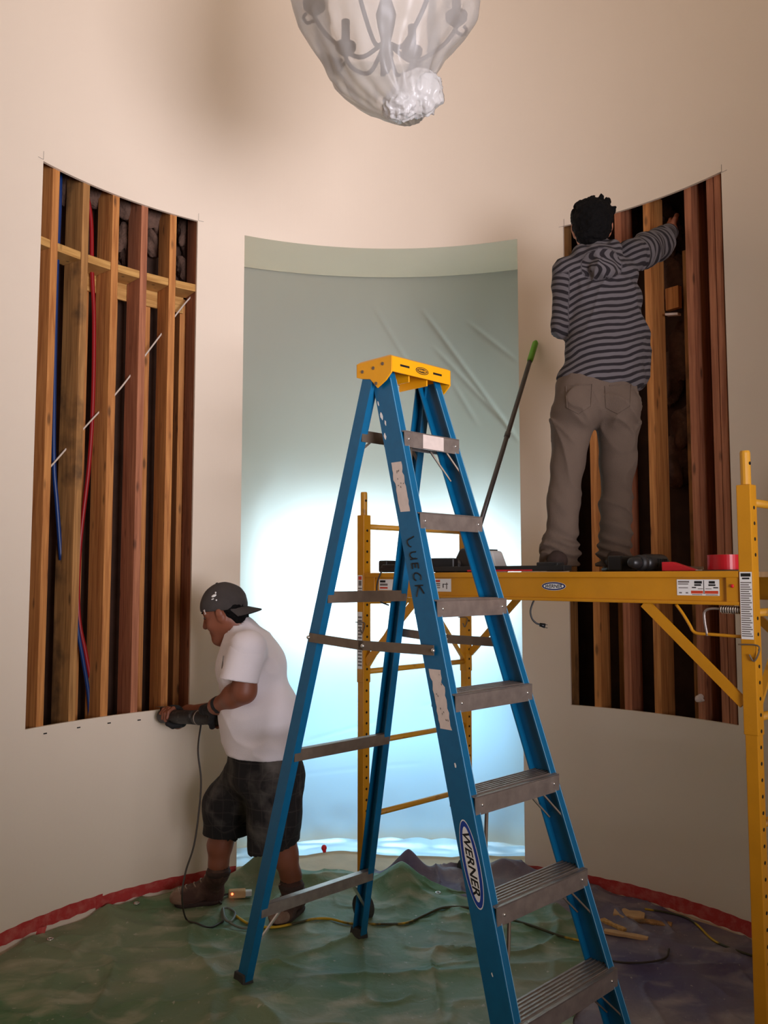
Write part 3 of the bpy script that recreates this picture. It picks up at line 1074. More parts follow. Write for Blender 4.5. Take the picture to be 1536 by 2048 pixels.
def build_ladder():
    root = thing('step_ladder', 'tall blue fibreglass step ladder with a yellow top cap', 'ladder', lad(0, 0, 0))

    def c_section(hw, v0, v1, sd, fl, t):
        """C profile, web outside, lips at front and back"""
        o, i = sd * hw, sd * (hw - fl)
        w = sd * (hw - t)
        return [(o, v0), (i, v0), (i, v0 + t), (w, v0 + t), (w, v1 - t), (i, v1 - t), (i, v1), (o, v1)]

    rails = []
    for sd in (-1, 1):
        a = [lad(w, v, .03) for w, v in c_section(fw(.03), fv(.03), fv(.03) + .092, sd, .034, .006)]
        b = [lad(w, v, 2.37) for w, v in c_section(fw(2.37), fv(2.37), fv(2.37) + .092, sd, .034, .006)]
        r = MB().prism(a, b).build('front_rail', MT['lad_blue'], root)
        rails.append(r)
    rear = []
    for sd in (-1, 1):
        a = [lad(w, v, .03) for w, v in c_section(rw(.03), rv(.03) - .058, rv(.03), sd, .034, .005)]
        b = [lad(w, v, 2.37) for w, v in c_section(rw(2.37), rv(2.37) - .058, rv(2.37), sd, .034, .005)]
        rear.append(MB().prism(a, b).build('rear_rail', MT['lad_blue'], root))
    for sd in (-1, 1):
        for fr_, dv in ((fw, .002), ):
            for ins in (.034, .004):
                MB().tube([lad(sd * (fw(z) - ins), fv(z) - .0006, z) for z in (.06, 2.34)], .0011, 5).build('edge_line', MT['lad_edge'], rails[0 if sd < 0 else 1])  # thin pale line along the front flange edges
    # steps: ribbed tread with front and back lips
    for n in range(1, 8):
        z = SPC * n
        hw = fw(z) - .008
        v0 = fv(z) - .004
        m = MB()
        d = .094
        m.hexa([lad(s * hw, v, zz) for zz in (z - .004, z) for s, v in ((-1, v0), (1, v0), (1, v0 + d), (-1, v0 + d))])
        m.hexa([lad(s * hw, v, zz) for zz in (z - .060, z - .003) for s, v in ((-1, v0 - .014), (1, v0 - .014), (1, v0 - .010), (-1, v0 - .010))])
        m.hexa([lad(s * hw, v, zz) for zz in (z - .005, z - .001) for s, v in ((-1, v0 - .014), (1, v0 - .014), (1, v0 + .002), (-1, v0 + .002))])
        m.hexa([lad(s * hw, v, zz) for zz in (z - .050, z - .004) for s, v in ((-1, v0 + d - .004), (1, v0 + d - .004), (1, v0 + d), (-1, v0 + d))])
        for k in range(6):
            vv = v0 + .006 + k * .0155
            m.hexa([lad(s * hw, v, zz) for zz in (z, z + .0025) for s, v in ((-1, vv), (1, vv), (1, vv + .005), (-1, vv + .005))])
        st = m.build('step', MT['alu'], root)
        for s in (-1, 1):
            for vv in (v0 + .02,):
                pass
            p = lad(s * hw * .86, v0 - .015, z - .03)
            MB().ball(p, (.006, .004, .006), (LW, LV, V(0, 0, 1)), 10, 6).build('rivet', MT['bright'], st, smooth=True)
        if n in (1, 2, 3, 7):
            for s in (-1, 1):
                for vv in (v0 + .012, v0 + d - .010):
                    a = lad(s * hw * .62, vv, z - .045)
                    zz = z - .16
                    if s < 0:
                        zz = z - .235
                    b = lad(s * (fw(zz) - .010), fv(zz) + (vv - v0), zz)
                    (MB().bar(a, b, .015, .005) if s > 0 else MB().tube([a, b], .006, 8)).build('step_brace', MT['alu_d'], root)
        if n == 7:
            fn = lambda u, v_, off: lad(u, v0 - .0142 - off, z - .031 + v_)
            rect_print('worn_sticker', -.055, -.026, .06, .026, fn, MT['sticker'], root, .001)
    # rear cross bars
    for n in (1, 3, 5, 7):
        z = SPC * n
        hw = rw(z) - .006
        v1 = rv(z)
        m = MB()
        m.hexa([lad(s * hw, v, zz) for zz in (z - .022, z + .022) for s, v in ((-1, v1 - .060), (1, v1 - .060), (1, v1 - .056), (-1, v1 - .056))])
        m.hexa([lad(s * hw, v, zz) for zz in (z + .018, z + .022) for s, v in ((-1, v1 - .058), (1, v1 - .058), (1, v1 - .028), (-1, v1 - .028))])
        m.build('rear_cross_bar', MT['alu'] if n == 1 else MT['alu_d'], root)
        if n in (1, 7):
            for s in (-1, 1):
                a = lad(s * (hw - .11 if n == 1 else hw - .06), v1 - .045, z - .015)
                zz = z - (.16 if n == 1 else .07)
                MB().bar(a, lad(s * (rw(zz) - .008), rv(zz) - .045, zz), .012, .006).build('cross_bar_brace', MT['bright'] if n == 1 else MT['alu_d'], root)
    # folding spreaders
    zs = 1.345
    for s in (-1, 1):
        a = lad(s * (rw(zs) + .006), rv(zs) - .02, zs + .025)
        b = lad(s * (fw(zs) + .010), fv(zs) + .03, zs + .012)
        k = a + (b - a) * .47 + V(0, 0, -.010)
        sp = MB().bar(a, k, .004, .034).build('spreader', MT['alu_d'], root)
        MB().bar(k + (a - k) * .08, b, .004, .034).build('spreader', MT['alu_d'], root)
        for q in (a, k, b):
            MB().ball(q + LW * s * .004, (.008, .008, .008), None, 8, 6).build('rivet', MT['bright'], sp, smooth=True)
    # feet
    for s in (-1, 1):
        z0 = .0
        for nm, ww, v0, v1 in (('f', fw(0), fv(0) - .006, fv(0) + .10), ('r', rw(0), rv(0) - .064, rv(0) + .006)):
            m = MB()
            lo = [lad(s * w_, v, .004) for w_, v in ((ww + .010, v0), (ww - .045, v0), (ww - .045, v1), (ww + .010, v1))]
            hi = [lad(s * w_, v, .055) for w_, v in ((ww + .005, v0 + .004), (ww - .036, v0 + .004), (ww - .036, v1 - .004), (ww + .005, v1 - .004))]
            m.prism(lo, hi).build('foot', MT['rubber'], root, bevel=.003)
    # yellow cap, hollow below, with notched ends
    zt, zb_ = 2.425, 2.358
    hwc, v0, v1 = .166, -.098, .092
    m = MB()
    top = [lad(w, v, zt) for w, v in ((-hwc + .012, v0 + .018), (hwc - .012, v0 + .018), (hwc - .012, v1 - .010), (-hwc + .012, v1 - .010))]
    low = [lad(w, v, zt - .010) for w, v in ((-hwc, v0), (hwc, v0), (hwc, v1), (-hwc, v1))]
    m.prism(low, top)
    t = .006
    # front and rear aprons
    m.hexa([lad(w, v, z) for z in (zb_, zt - .009) for w, v in ((-hwc, v0 - .0), (hwc, v0), (hwc, v0 + t), (-hwc, v0 + t))])
    m.hexa([lad(w, v, z) for z in (zb_ + .012, zt - .009) for w, v in ((-hwc, v1 - t), (hwc, v1 - t), (hwc, v1), (-hwc, v1))])
    for s in (-1, 1):
        o_, i_ = s * hwc, s * (hwc - t)
        poly = [(v0, zt - .009), (v0, zb_ - .004), (v0 + .03, zb_ - .030), (v0 + .075, zb_ - .052), (v0 + .115, zb_ - .012), (v1 - .03, zb_ - .004), (v1, zb_ + .006), (v1, zt - .009)]
        m.prism([lad(o_, v, z) for v, z in poly], [lad(i_, v, z) for v, z in poly])
        for w in (.05,):
            m.hexa([lad(s * (w + e), v, z) for z in (zb_ - .02, zt - .009) for e, v in ((-.003, v0 + .02), (.003, v0 + .02), (.003, v1 - .02), (-.003, v1 - .02))])
    cap = m.build('top_cap', MT['lad_cap'], root, bevel=.002)
    for v, z in ((v0 + .045, zt - .032), (v0 + .095, zt - .040), (v0 + .155, zt - .044), (v0 + .080, zb_ - .034)):
        MB().tube([lad(-hwc - .003, v, z), lad(-hwc + .004, v, z)], .0065, 10).build('rivet', MT['alu_d'], cap, smooth=False)
    fnf = lambda u, v_, off: lad(u, v0 - off, (zb_ + zt) / 2 - .006 + v_)
    e = ellipse2d(.036, .014)
    flat('cap_badge', e, [tuple(range(len(e)))], fnf, MT['print'], cap, .0008)
    e = ellipse2d(.032, .011)
    flat('cap_badge_rim', e, [tuple(range(len(e)))], fnf, MT['lad_cap'], cap, .0012)
    e = ellipse2d(.029, .0085)
    flat('cap_badge_field', e, [tuple(range(len(e)))], fnf, MT['print'], cap, .0016)
    v_, f_ = text2d('WERNER', .0085, shear=.18, offset=.02)
    v_[:, 0] *= .046 / (v_[:, 0].max() - v_[:, 0].min())
    flat('cap_lettering', v_.tolist(), f_, fnf, MT['lad_cap'], cap, .0020)
    for u0, u1 in ((-.120, -.070), (.062, .112)):
        rect_print('cap_slot', u0, -.002, u1, .006, fnf, MT['hole'], cap, .0008)
    # print on the left rail: u runs DOWN the rail, v across it
    def railfn(zc):
        def fn(u, v, off):
            z = zc - u
            return lad(-(fw(z) + off), fv(z) + .046 - v, z)
        return fn
    left = rails[0]
    logo(railfn(.715), left, .125, .036, MT['print_b'], MT['print_w'], MT['print'], ko=.84, th=.80)
    for zc, hl, sd in ((1.925, .092, 1), (1.20, .094, 2)):
        g = np.random.default_rng(sd)
        up = [(-hl + 2 * hl * i / 14, .024 + .003 * g.standard_normal()) for i in range(15)]
        dn = [(hl - 2 * hl * i / 14, -.026 + .002 * g.standard_normal()) for i in range(15)]
        pts = up + dn
        flat('worn_sticker', pts, [tuple(range(len(pts)))], railfn(zc), MT['sticker'], left, .0008)
        for _ in range(9):
            a, b = g.uniform(-hl * .85, hl * .85), g.uniform(-.022, .022)
            q = [(a + .003 * math.cos(t) * g.uniform(.5, 1.6), b + .002 * math.sin(t) * g.uniform(.5, 1.6)) for t in np.linspace(0, 6.28, 7)[:-1]]
            flat('scuff', q, [tuple(range(len(q)))], railfn(zc), MT['print_g'], left, .0014)
    # hand-lettered name in marker, reading down the rail: strokes in (u down, v right-to-left)
    fnm = railfn(1.625)
    strokes = [[(-.118, .018), (-.112, .002), (-.106, -.014), (-.094, -.018), (-.084, -.012), (-.082, -.004)],
               [(-.064, .014), (-.062, -.006), (-.056, -.016), (-.046, -.016), (-.040, -.004), (-.040, .014)], [(-.041, .006), (-.037, -.019)],
               [(-.024, .014), (-.023, -.016)], [(-.024, .014), (-.006, .013)], [(-.022, -.001), (-.008, -.002)], [(-.023, -.016), (-.004, -.017)],
               [(.034, .014), (.020, .016), (.012, .006), (.010, -.006), (.016, -.016), (.030, -.018), (.036, -.010)],
               [(.052, .018), (.054, -.020)], [(.080, .016), (.056, .000), (.066, -.008), (.092, -.022)]]
    for s_ in strokes:
        pts = curve_pts([(a, b, 0) for a, b in s_], 5)
        MB().tube([fnm(p[0], p[1], .0008) for p in pts], .0026, 5).build('marker_stroke', MT['print'], left)
    # paint splashes
    g = np.random.default_rng(5)
    for z, v, r_ in ((2.20, -.030, .010), (2.17, -.018, .007), (2.12, -.032, .008), (1.0, .01, .006), (.42, .0, .004), (2.25, -.036, .006)):
        fn = railfn(z)
        q = [(r_ * 1.6 * math.cos(t) * g.uniform(.6, 1.3), v * 1 + r_ * .7 * math.sin(t) * g.uniform(.6, 1.3)) for t in np.linspace(0, 6.28, 10)[:-1]]
        flat('paint_splash', q, [tuple(range(len(q)))], fn, MT['print_w'], left, .0009)
    return root


build_ladder()

# ------------------------------------------------------------------ the rolling scaffold
FL, FR = V(-.097, 4.10, 0), V(1.18, 2.75, 0)
BD = nrm(FR - FL)
BN = V(-BD[1], BD[0], 0)          # towards the wall
if BN[1] < 0:
    BN = -BN
SW = .74
SL = float(np.linalg.norm(FR - FL))
ZD = 1.622


def scf(t, n, z):
    """t metres along the front beam, n metres towards the wall"""
    return FL + BD * t + BN * n + V(0, 0, z)


def t_at(x, n=0.0):
    k = (x - 768) / F_PX
    p = FL + BN * n
    return (k * p[1] - p[0]) / (BD[0] - k * BD[1])


def sticker(parent, fn, w, h, items, name='sticker'):
    base = rect_print(name, -w / 2, -h / 2, w / 2, h / 2, fn, MT['print_w'], parent, .0010)
    for (a, b, c, d, mk) in items:
        rect_print('print_block', -w / 2 + a * w, -h / 2 + b * h, -w / 2 + c * w, -h / 2 + d * h, fn, MT[mk], base, .0014)
    return base


def build_scaffold():
    root = thing('rolling_scaffold', 'yellow steel rolling scaffold with a deck at head height', 'scaffold', scf(SL / 2, SW / 2, 0))
    P = .047
    AX = (BD, BN, V(0, 0, 1))
    posts = {}
    for i, t in enumerate((0, SL)):
        for j, n in enumerate((0, SW)):
            m = MB().box(scf(t, n, (.16 + 1.20) / 2), (P * .88, P * .88, 1.04), AX)
            m.box(scf(t, n, (1.10 + 1.90) / 2), (P, P, .80), AX)
            po = m.build('post', MT['yel'], root, bevel=.003)
            posts[i, j] = po
            pin = MB().tube([scf(t, n, 1.88), scf(t, n, 2.005), scf(t, n, 2.012)], [.0165, .0165, .0145], 14).build('coupling_pin', MT['yel_d'], po, smooth=False)
            s = 1 if i == 0 else 1
            MB().tube([scf(t + .0150, n - .002, 1.97), scf(t + .0172, n - .002, 1.97)], .006, 8).build('pin_hole', MT['hole'], pin)
            hm = MB()
            for k in range(32):
                z = .25 + k * .0508
                if 1.50 < z < 1.64 or z > 1.88:
                    continue
                q = .0004 + (P / 2 if z > 1.10 else P * .44)
                hm.tube([scf(t + q - .002, n, z), scf(t + q + .0004, n, z)], .0062, 8)
                hm.tube([scf(t - q + .002, n, z), scf(t - q - .0004, n, z)], .0062, 8)
            h_ = hm.build('adjustment_holes', MT['hole'], po)
            h_['kind'] = 'stuff'
            # caster
            c = thing_part('caster', root, scf(t, n, 0))
            w0 = scf(t, n, .062)
            MB().tube([w0 - BN * .016, w0 + BN * .016], .060, 20).build('wheel', MT['rubber'], c)
            for sg in (-1, 1):
                MB().hexa([w0 + BN * sg * .022 + BD * a * .018 + V(0, 0, z) for z in (-.01, .075) for a in (-1, 1, 1.0001, -1.0001)]) if False else \
                    MB().box(w0 + BN * sg * .022 + V(0, 0, .034), (.034, .004, .10), AX).build('fork', MT['alu_d'], c)
            MB().box(w0 + V(0, 0, .084), (.05, .05, .012), AX).build('fork_plate', MT['alu_d'], c)
            MB().tube([w0 + V(0, 0, .085), w0 + V(0, 0, .13)], .012, 8).build('stem', MT['alu_d'], c)
    # rungs of the two end frames
    for t in (0, SL):
        for z in (1.845, 1.485, 1.15, .815, .475):
            MB().tube([scf(t, P / 2, z), scf(t, SW - P / 2, z)], .0135, 10).build('rung', MT['yel_d'], root, smooth=True)
        for z in (1.18, ):
            a, b = scf(t, .30, 1.495), scf(t, P / 2, 1.17)
            MB().bar(a, b, .022, .012).build('corner_brace', MT['yel_d'], root)
            MB().bar(scf(t, SW - .30, 1.495), scf(t, SW - P / 2, 1.17), .022, .012).build('corner_brace', MT['yel_d'], root)
    # side beams, C channels with lips
    for n, sg in ((-.006, -1), (SW + .006, 1)):
        m = MB()
        z0, z1 = 1.508, ZD
        yy = n
        m.box(scf(SL / 2, yy, (z0 + z1) / 2), (SL - P - .002, .006, z1 - z0 - .004), AX)
        for z in (z0 + .007, z1 - .012):
            h = .012 if z < 1.56 else .022
            m.box(scf(SL / 2, yy + sg * .009, z), (SL - P - .002, .014, h), AX)
        for t in (P / 2 + .035, SL - P / 2 - .024):
            m.box(scf(t, yy + sg * .008, (z0 + z1) / 2), (.07 if t < 1 else .044, .010, z1 - z0 - .006), AX)
        b = m.build('side_beam', MT['yel'], root, bevel=.003)
        if sg < 0:
            fb = b
        # knee braces
        for t0, t1 in ((.37, .026), (SL - .37, SL - .026)):
            MB().bar(scf(t0, yy, z0 + .002), scf(t1, n * 1 + sg * (-.0), 1.195), .012, .034).build('knee_brace', MT['yel'], root)
    m = MB().box(scf(SL / 2, SW / 2, ZD - .012), (SL - P - .01, SW - .02, .018), AX)
    m.build('deck', MT['ply'], root)
    # retaining rod and spring latch near the right post
    t1 = t_at(1350)
    rod = curve_pts([scf(t1, -.004, 1.508), scf(t1 + .025, -.004, 1.475), scf(t1 + .05, -.004, 1.435), scf(t1 + .058, -.004, 1.420), scf(t1 + .075, -.004, 1.412), scf(t1 + .12, -.004, 1.411), scf(SL - .02, -.004, 1.408)], 5)
    MB().tube(rod, .0055, 8).build('retaining_rod', MT['yel'], root, smooth=True)
    t2 = t_at(1440)
    lt = MB().tube([scf(t2, -.006, 1.495), scf(t2 + .075, -.006, 1.493)], .011, 12).build('spring_latch', MT['alu_d'], root, smooth=True)
    MB().tube(curve_pts([scf(t2 + .01, -.006, 1.495), scf(t2 - .03, -.006, 1.497), scf(t2 - .055, -.006, 1.488), scf(t2 - .058, -.006, 1.46), scf(t2 - .050, -.006, 1.405)], 5), .0045, 8).build('latch_handle', MT['alu'], lt, smooth=True)
    for k in range(9):
        tt = t2 + .004 + k * .008
        ring = [scf(tt, -.006, 1.494) + .0125 * (math.cos(a) * BN + math.sin(a) * V(0, 0, 1)) for a in np.linspace(0, 6.283, 11)]
        MB().tube(ring, .0016, 5).build('spring_coil', MT['bright'], lt)
    MB().ball(scf(SL - .046, -.022, 1.572), (.006, .004, .006), AX, 10, 6).build('rivet', MT['red_pl'], fb, smooth=True)
    # spring clips on the posts
    for t, n in ((0, 0), (SL, 0), (0, SW)):
        z = 1.385
        MB().tube(curve_pts([scf(t - .03, n - .026, z), scf(t + .03, n - .026, z), scf(t + .036, n - .028, z - .02), scf(t + .02, n - .03, z - .05), scf(t + .006, n - .03, z - .03)], 4), .0028, 6).build('safety_clip', MT['alu_d'], root)
    # print on the front beam
    def beamfn(t, z):
        return lambda u, v, off: scf(t + u, -.0092 - off, z + v)
    logo(beamfn(t_at(1106, -.01), 1.566), fb, .056, .0165, MT['print_n'], MT['print_w'], MT['print'], ko=.84, th=.86)
    its = [(.03, .80, .30, .90, 'print_g'), (.03, .68, .28, .74, 'print_g'), (.04, .45, .27, .50, 'print_g'), (.05, .12, .12, .2, 'print_g'), (.21, .12, .27, .2, 'print_g'),
           (.42, .74, .60, .90, 'print'), (.42, .60, .58, .70, 'print'), (.76, .74, .90, .90, 'print'), (.75, .60, .91, .70, 'print'),
           (.36, .46, .46, .53, 'print'), (.86, .46, .97, .53, 'print'), (.50, .40, .62, .44, 'print_g'), (.68, .40, .82, .44, 'print_g'),
           (.635, .10, .65, .95, 'print'), (.34, .12, .62, .30, 'print_r'), (.66, .12, .97, .30, 'print_r'), (.36, .03, .6, .07, 'print_g'), (.68, .03, .96, .07, 'print_g')]
    sticker(fb, beamfn(t_at(1396), 1.566), .150, .054, its)
    its2 = [(.05, .74, .50, .90, 'print_r'), (.05, .56, .5, .66, 'print_g'), (.05, .42, .5, .5, 'print_g'), (.05, .26, .5, .34, 'print_g'), (.62, .3, .66, .62, 'print'), (.66, .55, .86, .60, 'print'), (.78, .2, .82, .7, 'print_g')]
    sticker(fb, beamfn(t_at(883), 1.566), .13, .056, its2)
    sticker(fb, beamfn(t_at(783), 1.566), .15, .05, [(.05, .7, .3, .9, 'print'), (.05, .12, .4, .28, 'print_r'), (.05, .4, .4, .6, 'print_g'), (.66, .3, .95, .8, 'print_g')])

    def postfn(t, z):
        return lambda u, v, off: scf(t + u, -P / 2 - off, z + v)
    rows = [(.1, .93, .9, .98, 'print'), (.2, .89, .8, .915, 'print')] + [(.06, .04 + k * .033, .94 - .1 * ((k * 7) % 3), .056 + k * .033, 'print_g') for k in range(25)]
    sticker(posts[1, 0], postfn(SL, 1.51), .040, .215, rows, 'instruction_label')
    rows = [(.15, .78, .85, .95, 'print_r'), (.2, .5, .8, .74, 'print_g'), (.1, .1, .9, .16, 'print_g'), (.1, .22, .9, .28, 'print_g'), (.1, .34, .9, .40, 'print_g')]
    sticker(posts[0, 0], postfn(0, 1.56), .034, .10, rows, 'instruction_label')
    sticker(posts[0, 0], postfn(0, 1.30), .034, .27, [(.1, .05 + k * .06, .9, .08 + k * .06, 'print_g') for k in range(15)], 'instruction_label')
    return root


def thing_part(name, parent, loc):
    o = bpy.data.objects.new(name, None)
    o.empty_display_size = .05
    scene.collection.objects.link(o)
    o.parent = parent
    o.location = tuple(V(*loc) - V(*WORLD_LOC[parent.name]))
    WORLD_LOC[o.name] = tuple(loc)
    return o


build_scaffold()

# ------------------------------------------------------------------ tools and bits on the deck
AXS = (BD, BN, V(0, 0, 1))


def build_drill(label, base, fwd, s=1.0, accent='blk', body='blk_dust', side=1):
    """cordless drill lying on its side: motor body, chuck, grip, battery"""
    f = nrm(fwd)
    g = nrm(np.cross(V(0, 0, 1), f)) * side
    base = np.asarray(base, float)
    root = thing('cordless_drill', label, 'drill', base)
    z = V(0, 0, .034 * s)
    b = base + z
    MB().tube([b - f * .085 * s, b - f * .07 * s, b + f * .03 * s, b + f * .05 * s], [.026 * s, .033 * s, .033 * s, .028 * s], 16).build('motor_housing', MT[body], root, smooth=True)
    MB().tube([b + f * .05 * s, b + f * .075 * s], [.029 * s, .029 * s], 16).build('clutch_ring', MT[accent], root, smooth=True)
    MB().tube([b + f * .075 * s, b + f * .09 * s, b + f * .12 * s, b + f * .125 * s], [.022 * s, .024 * s, .018 * s, .008 * s], 14).build('chuck', MT['blk'], root, smooth=True)
    MB().tube([b - f * .05 * s + g * .02 * s, b - f * .055 * s + g * .07 * s, b - f * .06 * s + g * .12 * s], [.022 * s, .019 * s, .021 * s], 12).build('grip', MT['blk'], root, smooth=True)
    MB().box(b - f * .045 * s + g * .15 * s, (.11 * s, .065 * s, .06 * s), (f, g, V(0, 0, 1))).build('battery_pack', MT['blk'], root, bevel=.006)
    for k in range(5):
        MB().box(b + f * (-.055 + .013 * k) * s - g * .031 * s, (.005 * s, .006, .03 * s), (f, g, V(0, 0, 1))).build('vent_rib', MT['blk'], root)
    return root


def deck_pt(x, n, z=ZD - .003):
    p = scf(t_at(x, n), n, z)
    return p


build_drill('black cordless drill with a lime collar beside the ladder on the deck', deck_pt(888, .20), V(-.9, .35, 0), 1.05, 'lime')
build_drill('black cordless drill lying near the red tape roll on the deck', deck_pt(1300, .12), V(-.75, -.62, 0), 1.0, 'blk_dust', 'blk', -1)
r = thing('tool_bag', 'squat black tool bag behind the right ladder rail on the deck', 'tool bag', deck_pt(935, .27))
c = deck_pt(935, .27) + V(0, 0, .055)
MB().prism([c + BD * a + BN * b - V(0, 0, .052) for a, b in ((-.07, -.06), (.09, -.06), (.09, .06), (-.07, .06))],
           [c + BD * a + BN * b + V(0, 0, .062) for a, b in ((-.02, -.035), (.05, -.035), (.05, .035), (-.02, .035))]).build('bag_body', MT['blk'], r, bevel=.012)
MB().tube(curve_pts([c + BD * -.02 + V(0, 0, .05), c + BD * -.005 + V(0, 0, .078), c + BD * .03 + V(0, 0, .08), c + BD * .05 + V(0, 0, .05)], 5), .006, 8).build('handle', MT['blk'], r, smooth=True)
r = thing('battery_charger', 'pale grey plastic charger right of the ladder rail on the deck', 'charger', deck_pt(985, .22))
c = deck_pt(985, .22)
MB().prism([c + BD * a + BN * b + V(0, 0, .002) for a, b in ((-.06, -.05), (.06, -.05), (.06, .05), (-.06, .05))],
           [c + BD * a + BN * b + V(0, 0, .10) for a, b in ((-.05, -.04), (.025, -.04), (.025, .04), (-.05, .04))]).build('housing', MT['grey_box'], r, bevel=.012)
MB().box(c + BD * -.02 + V(0, 0, .102), (.05, .06, .008), AXS).build('battery_slot', MT['blk'], r)
r = thing('straightedge', 'long black straightedge with a red edge lying along the deck', 'straightedge', deck_pt(960, .045))
t0, t1 = t_at(768, .045), t_at(1135, .045)
MB().box(scf((t0 + t1) / 2, .045, ZD + .014), (t1 - t0, .055, .022), AXS).build('bar', MT['blk'], r, bevel=.002)
MB().box(scf((t0 + t1) / 2 + .2, .0165, ZD + .006), (.34, .003, .007), AXS).build('red_edge', MT['red_pl'], r)
for x in (785, 1100):
    MB().box(scf(t_at(x, .045), .045, ZD + .030), (.10, .05, .016), AXS).build('end_cap', MT['blk'], r, bevel=.004)
p = deck_pt(775, .12)
r = thing('work_light', 'small black boxy lamp head at the left end of the deck', 'lamp', p)
MB().box(p + V(0, 0, .034), (.055, .07, .058), AXS).build('housing', MT['blk'], r, bevel=.006)
MB().box(p + V(0, 0, .034) - BN * .037, (.042, .004, .042), AXS).build('lens_cover', MT['blk_dust'], r)
# red tape roll on a thin grey board
pb = deck_pt(1440, .17)
r = thing('drywall_knife', 'thin grey metal blade lying under the red tape roll', 'blade', pb)
MB().box(pb + V(0, 0, .004), (.19, .12, .004), AXS).build('blade', MT['alu_d'], r)
MB().box(pb + V(0, 0, .011) - BD * .094, (.004, .12, .018), AXS).build('turned_edge', MT['alu'], r)
pr = deck_pt(1450, .17) + V(0, 0, .0065)
r = thing('tape_roll', 'thick red roll of masking tape beside the right scaffold post', 'tape roll', pr)
n = 40
vs_, fs = [], []
for i in range(n):
    a = 2 * math.pi * i / n
    for rad, z in ((.060, .001), (.060, .053), (.040, .053), (.040, .001)):
        vs_.append(pr + V(rad * math.cos(a), rad * math.sin(a), z))
for i in range(n):
    j = (i + 1) % n
    for k in range(4):
        l = (k + 1) % 4
        fs.append((i * 4 + k, i * 4 + l, j * 4 + l, j * 4 + k))
MB().add(vs_, fs).build('tape_winding', MT['red_pl'], r, smooth=False)
vs_ = [pr + V(rad * math.cos(2 * math.pi * i / n), rad * math.sin(2 * math.pi * i / n), z) for i in range(n) for rad, z in ((.0398, .0), (.0398, .054), (.037, .054), (.037, .0))]
MB().add(vs_, fs).build('card_core', MT['scrap'], r)
# red scraper handle
p = deck_pt(1352, .09)
r = thing('utility_knife', 'flat red handled cutter between the drill and the tape roll', 'cutter', p)
MB().prism([p + BD * a + V(0, 0, z) - BN * .014 for a, z in ((-.05, .004), (.075, .004), (.075, .008), (-.01, .036), (-.05, .036))],
           [p + BD * a + V(0, 0, z) + BN * .014 for a, z in ((-.05, .004), (.075, .004), (.075, .008), (-.01, .036), (-.05, .036))]).build('handle', MT['red_pl'], r, bevel=.002)
MB().box(p + BD * .085 + V(0, 0, .006), (.03, .02, .002), AXS).build('blade', MT['bright'], r)

# pole leaning on the wall beside the doorway
b0 = deck_pt(930, .33)
b1 = on_wall(1072, 682, -.02)
r = thing('extension_pole', 'grey extension pole with a green tip leaning on the right of the doorway', 'pole', b0)
d = b1 - b0
MB().tube([b0, b0 + d * .90], .0125, 12).build('shaft', MT['pole'], r, smooth=True)
MB().tube([b0 + d * .55, b0 + d * .57], .0155, 12).build('lock_collar', MT['pole'], r, smooth=True)
MB().tube([b0 + d * .90, b0 + d * .91, b0 + d * .99, b0 + d], [.015, .0165, .0165, .008], 12).build('grip', MT['grip_g'], r, smooth=True)

# cords hanging off the deck
pl = thing('hanging_plug', 'black two-prong plug dangling on its cord below the scaffold beam', 'plug', PX(1088, 1257, 3.45))
MB().tube(curve_pts([PX(1074, 1190, 3.45), PX(1066, 1205, 3.45), PX(1061, 1222, 3.45), PX(1064, 1237, 3.45), PX(1072, 1246, 3.45), PX(1080, 1249, 3.45)], 5), .0036, 8).build('cable', MT['blk'], pl, smooth=True)
MB().tube([PX(1079, 1249, 3.45), PX(1090, 1252, 3.45)], [.007, .010], 8).build('plug_body', MT['blk'], pl, smooth=True)
for dy in (-3, 3):
    MB().tube([PX(1090, 1252 + dy, 3.45), PX(1095, 1253 + dy, 3.45)], .0018, 5).build('prong', MT['bright'], pl)
cord('power_cable', [scf(t_at(770), -.02, ZD + .01), scf(t_at(766), -.035, 1.58), scf(t_at(765), -.035, 1.53), scf(t_at(769), -.03, 1.49), scf(t_at(778), .0, 1.47)], .0036, MT['blk'],
     'short black cord drooping over the left end of the scaffold beam')


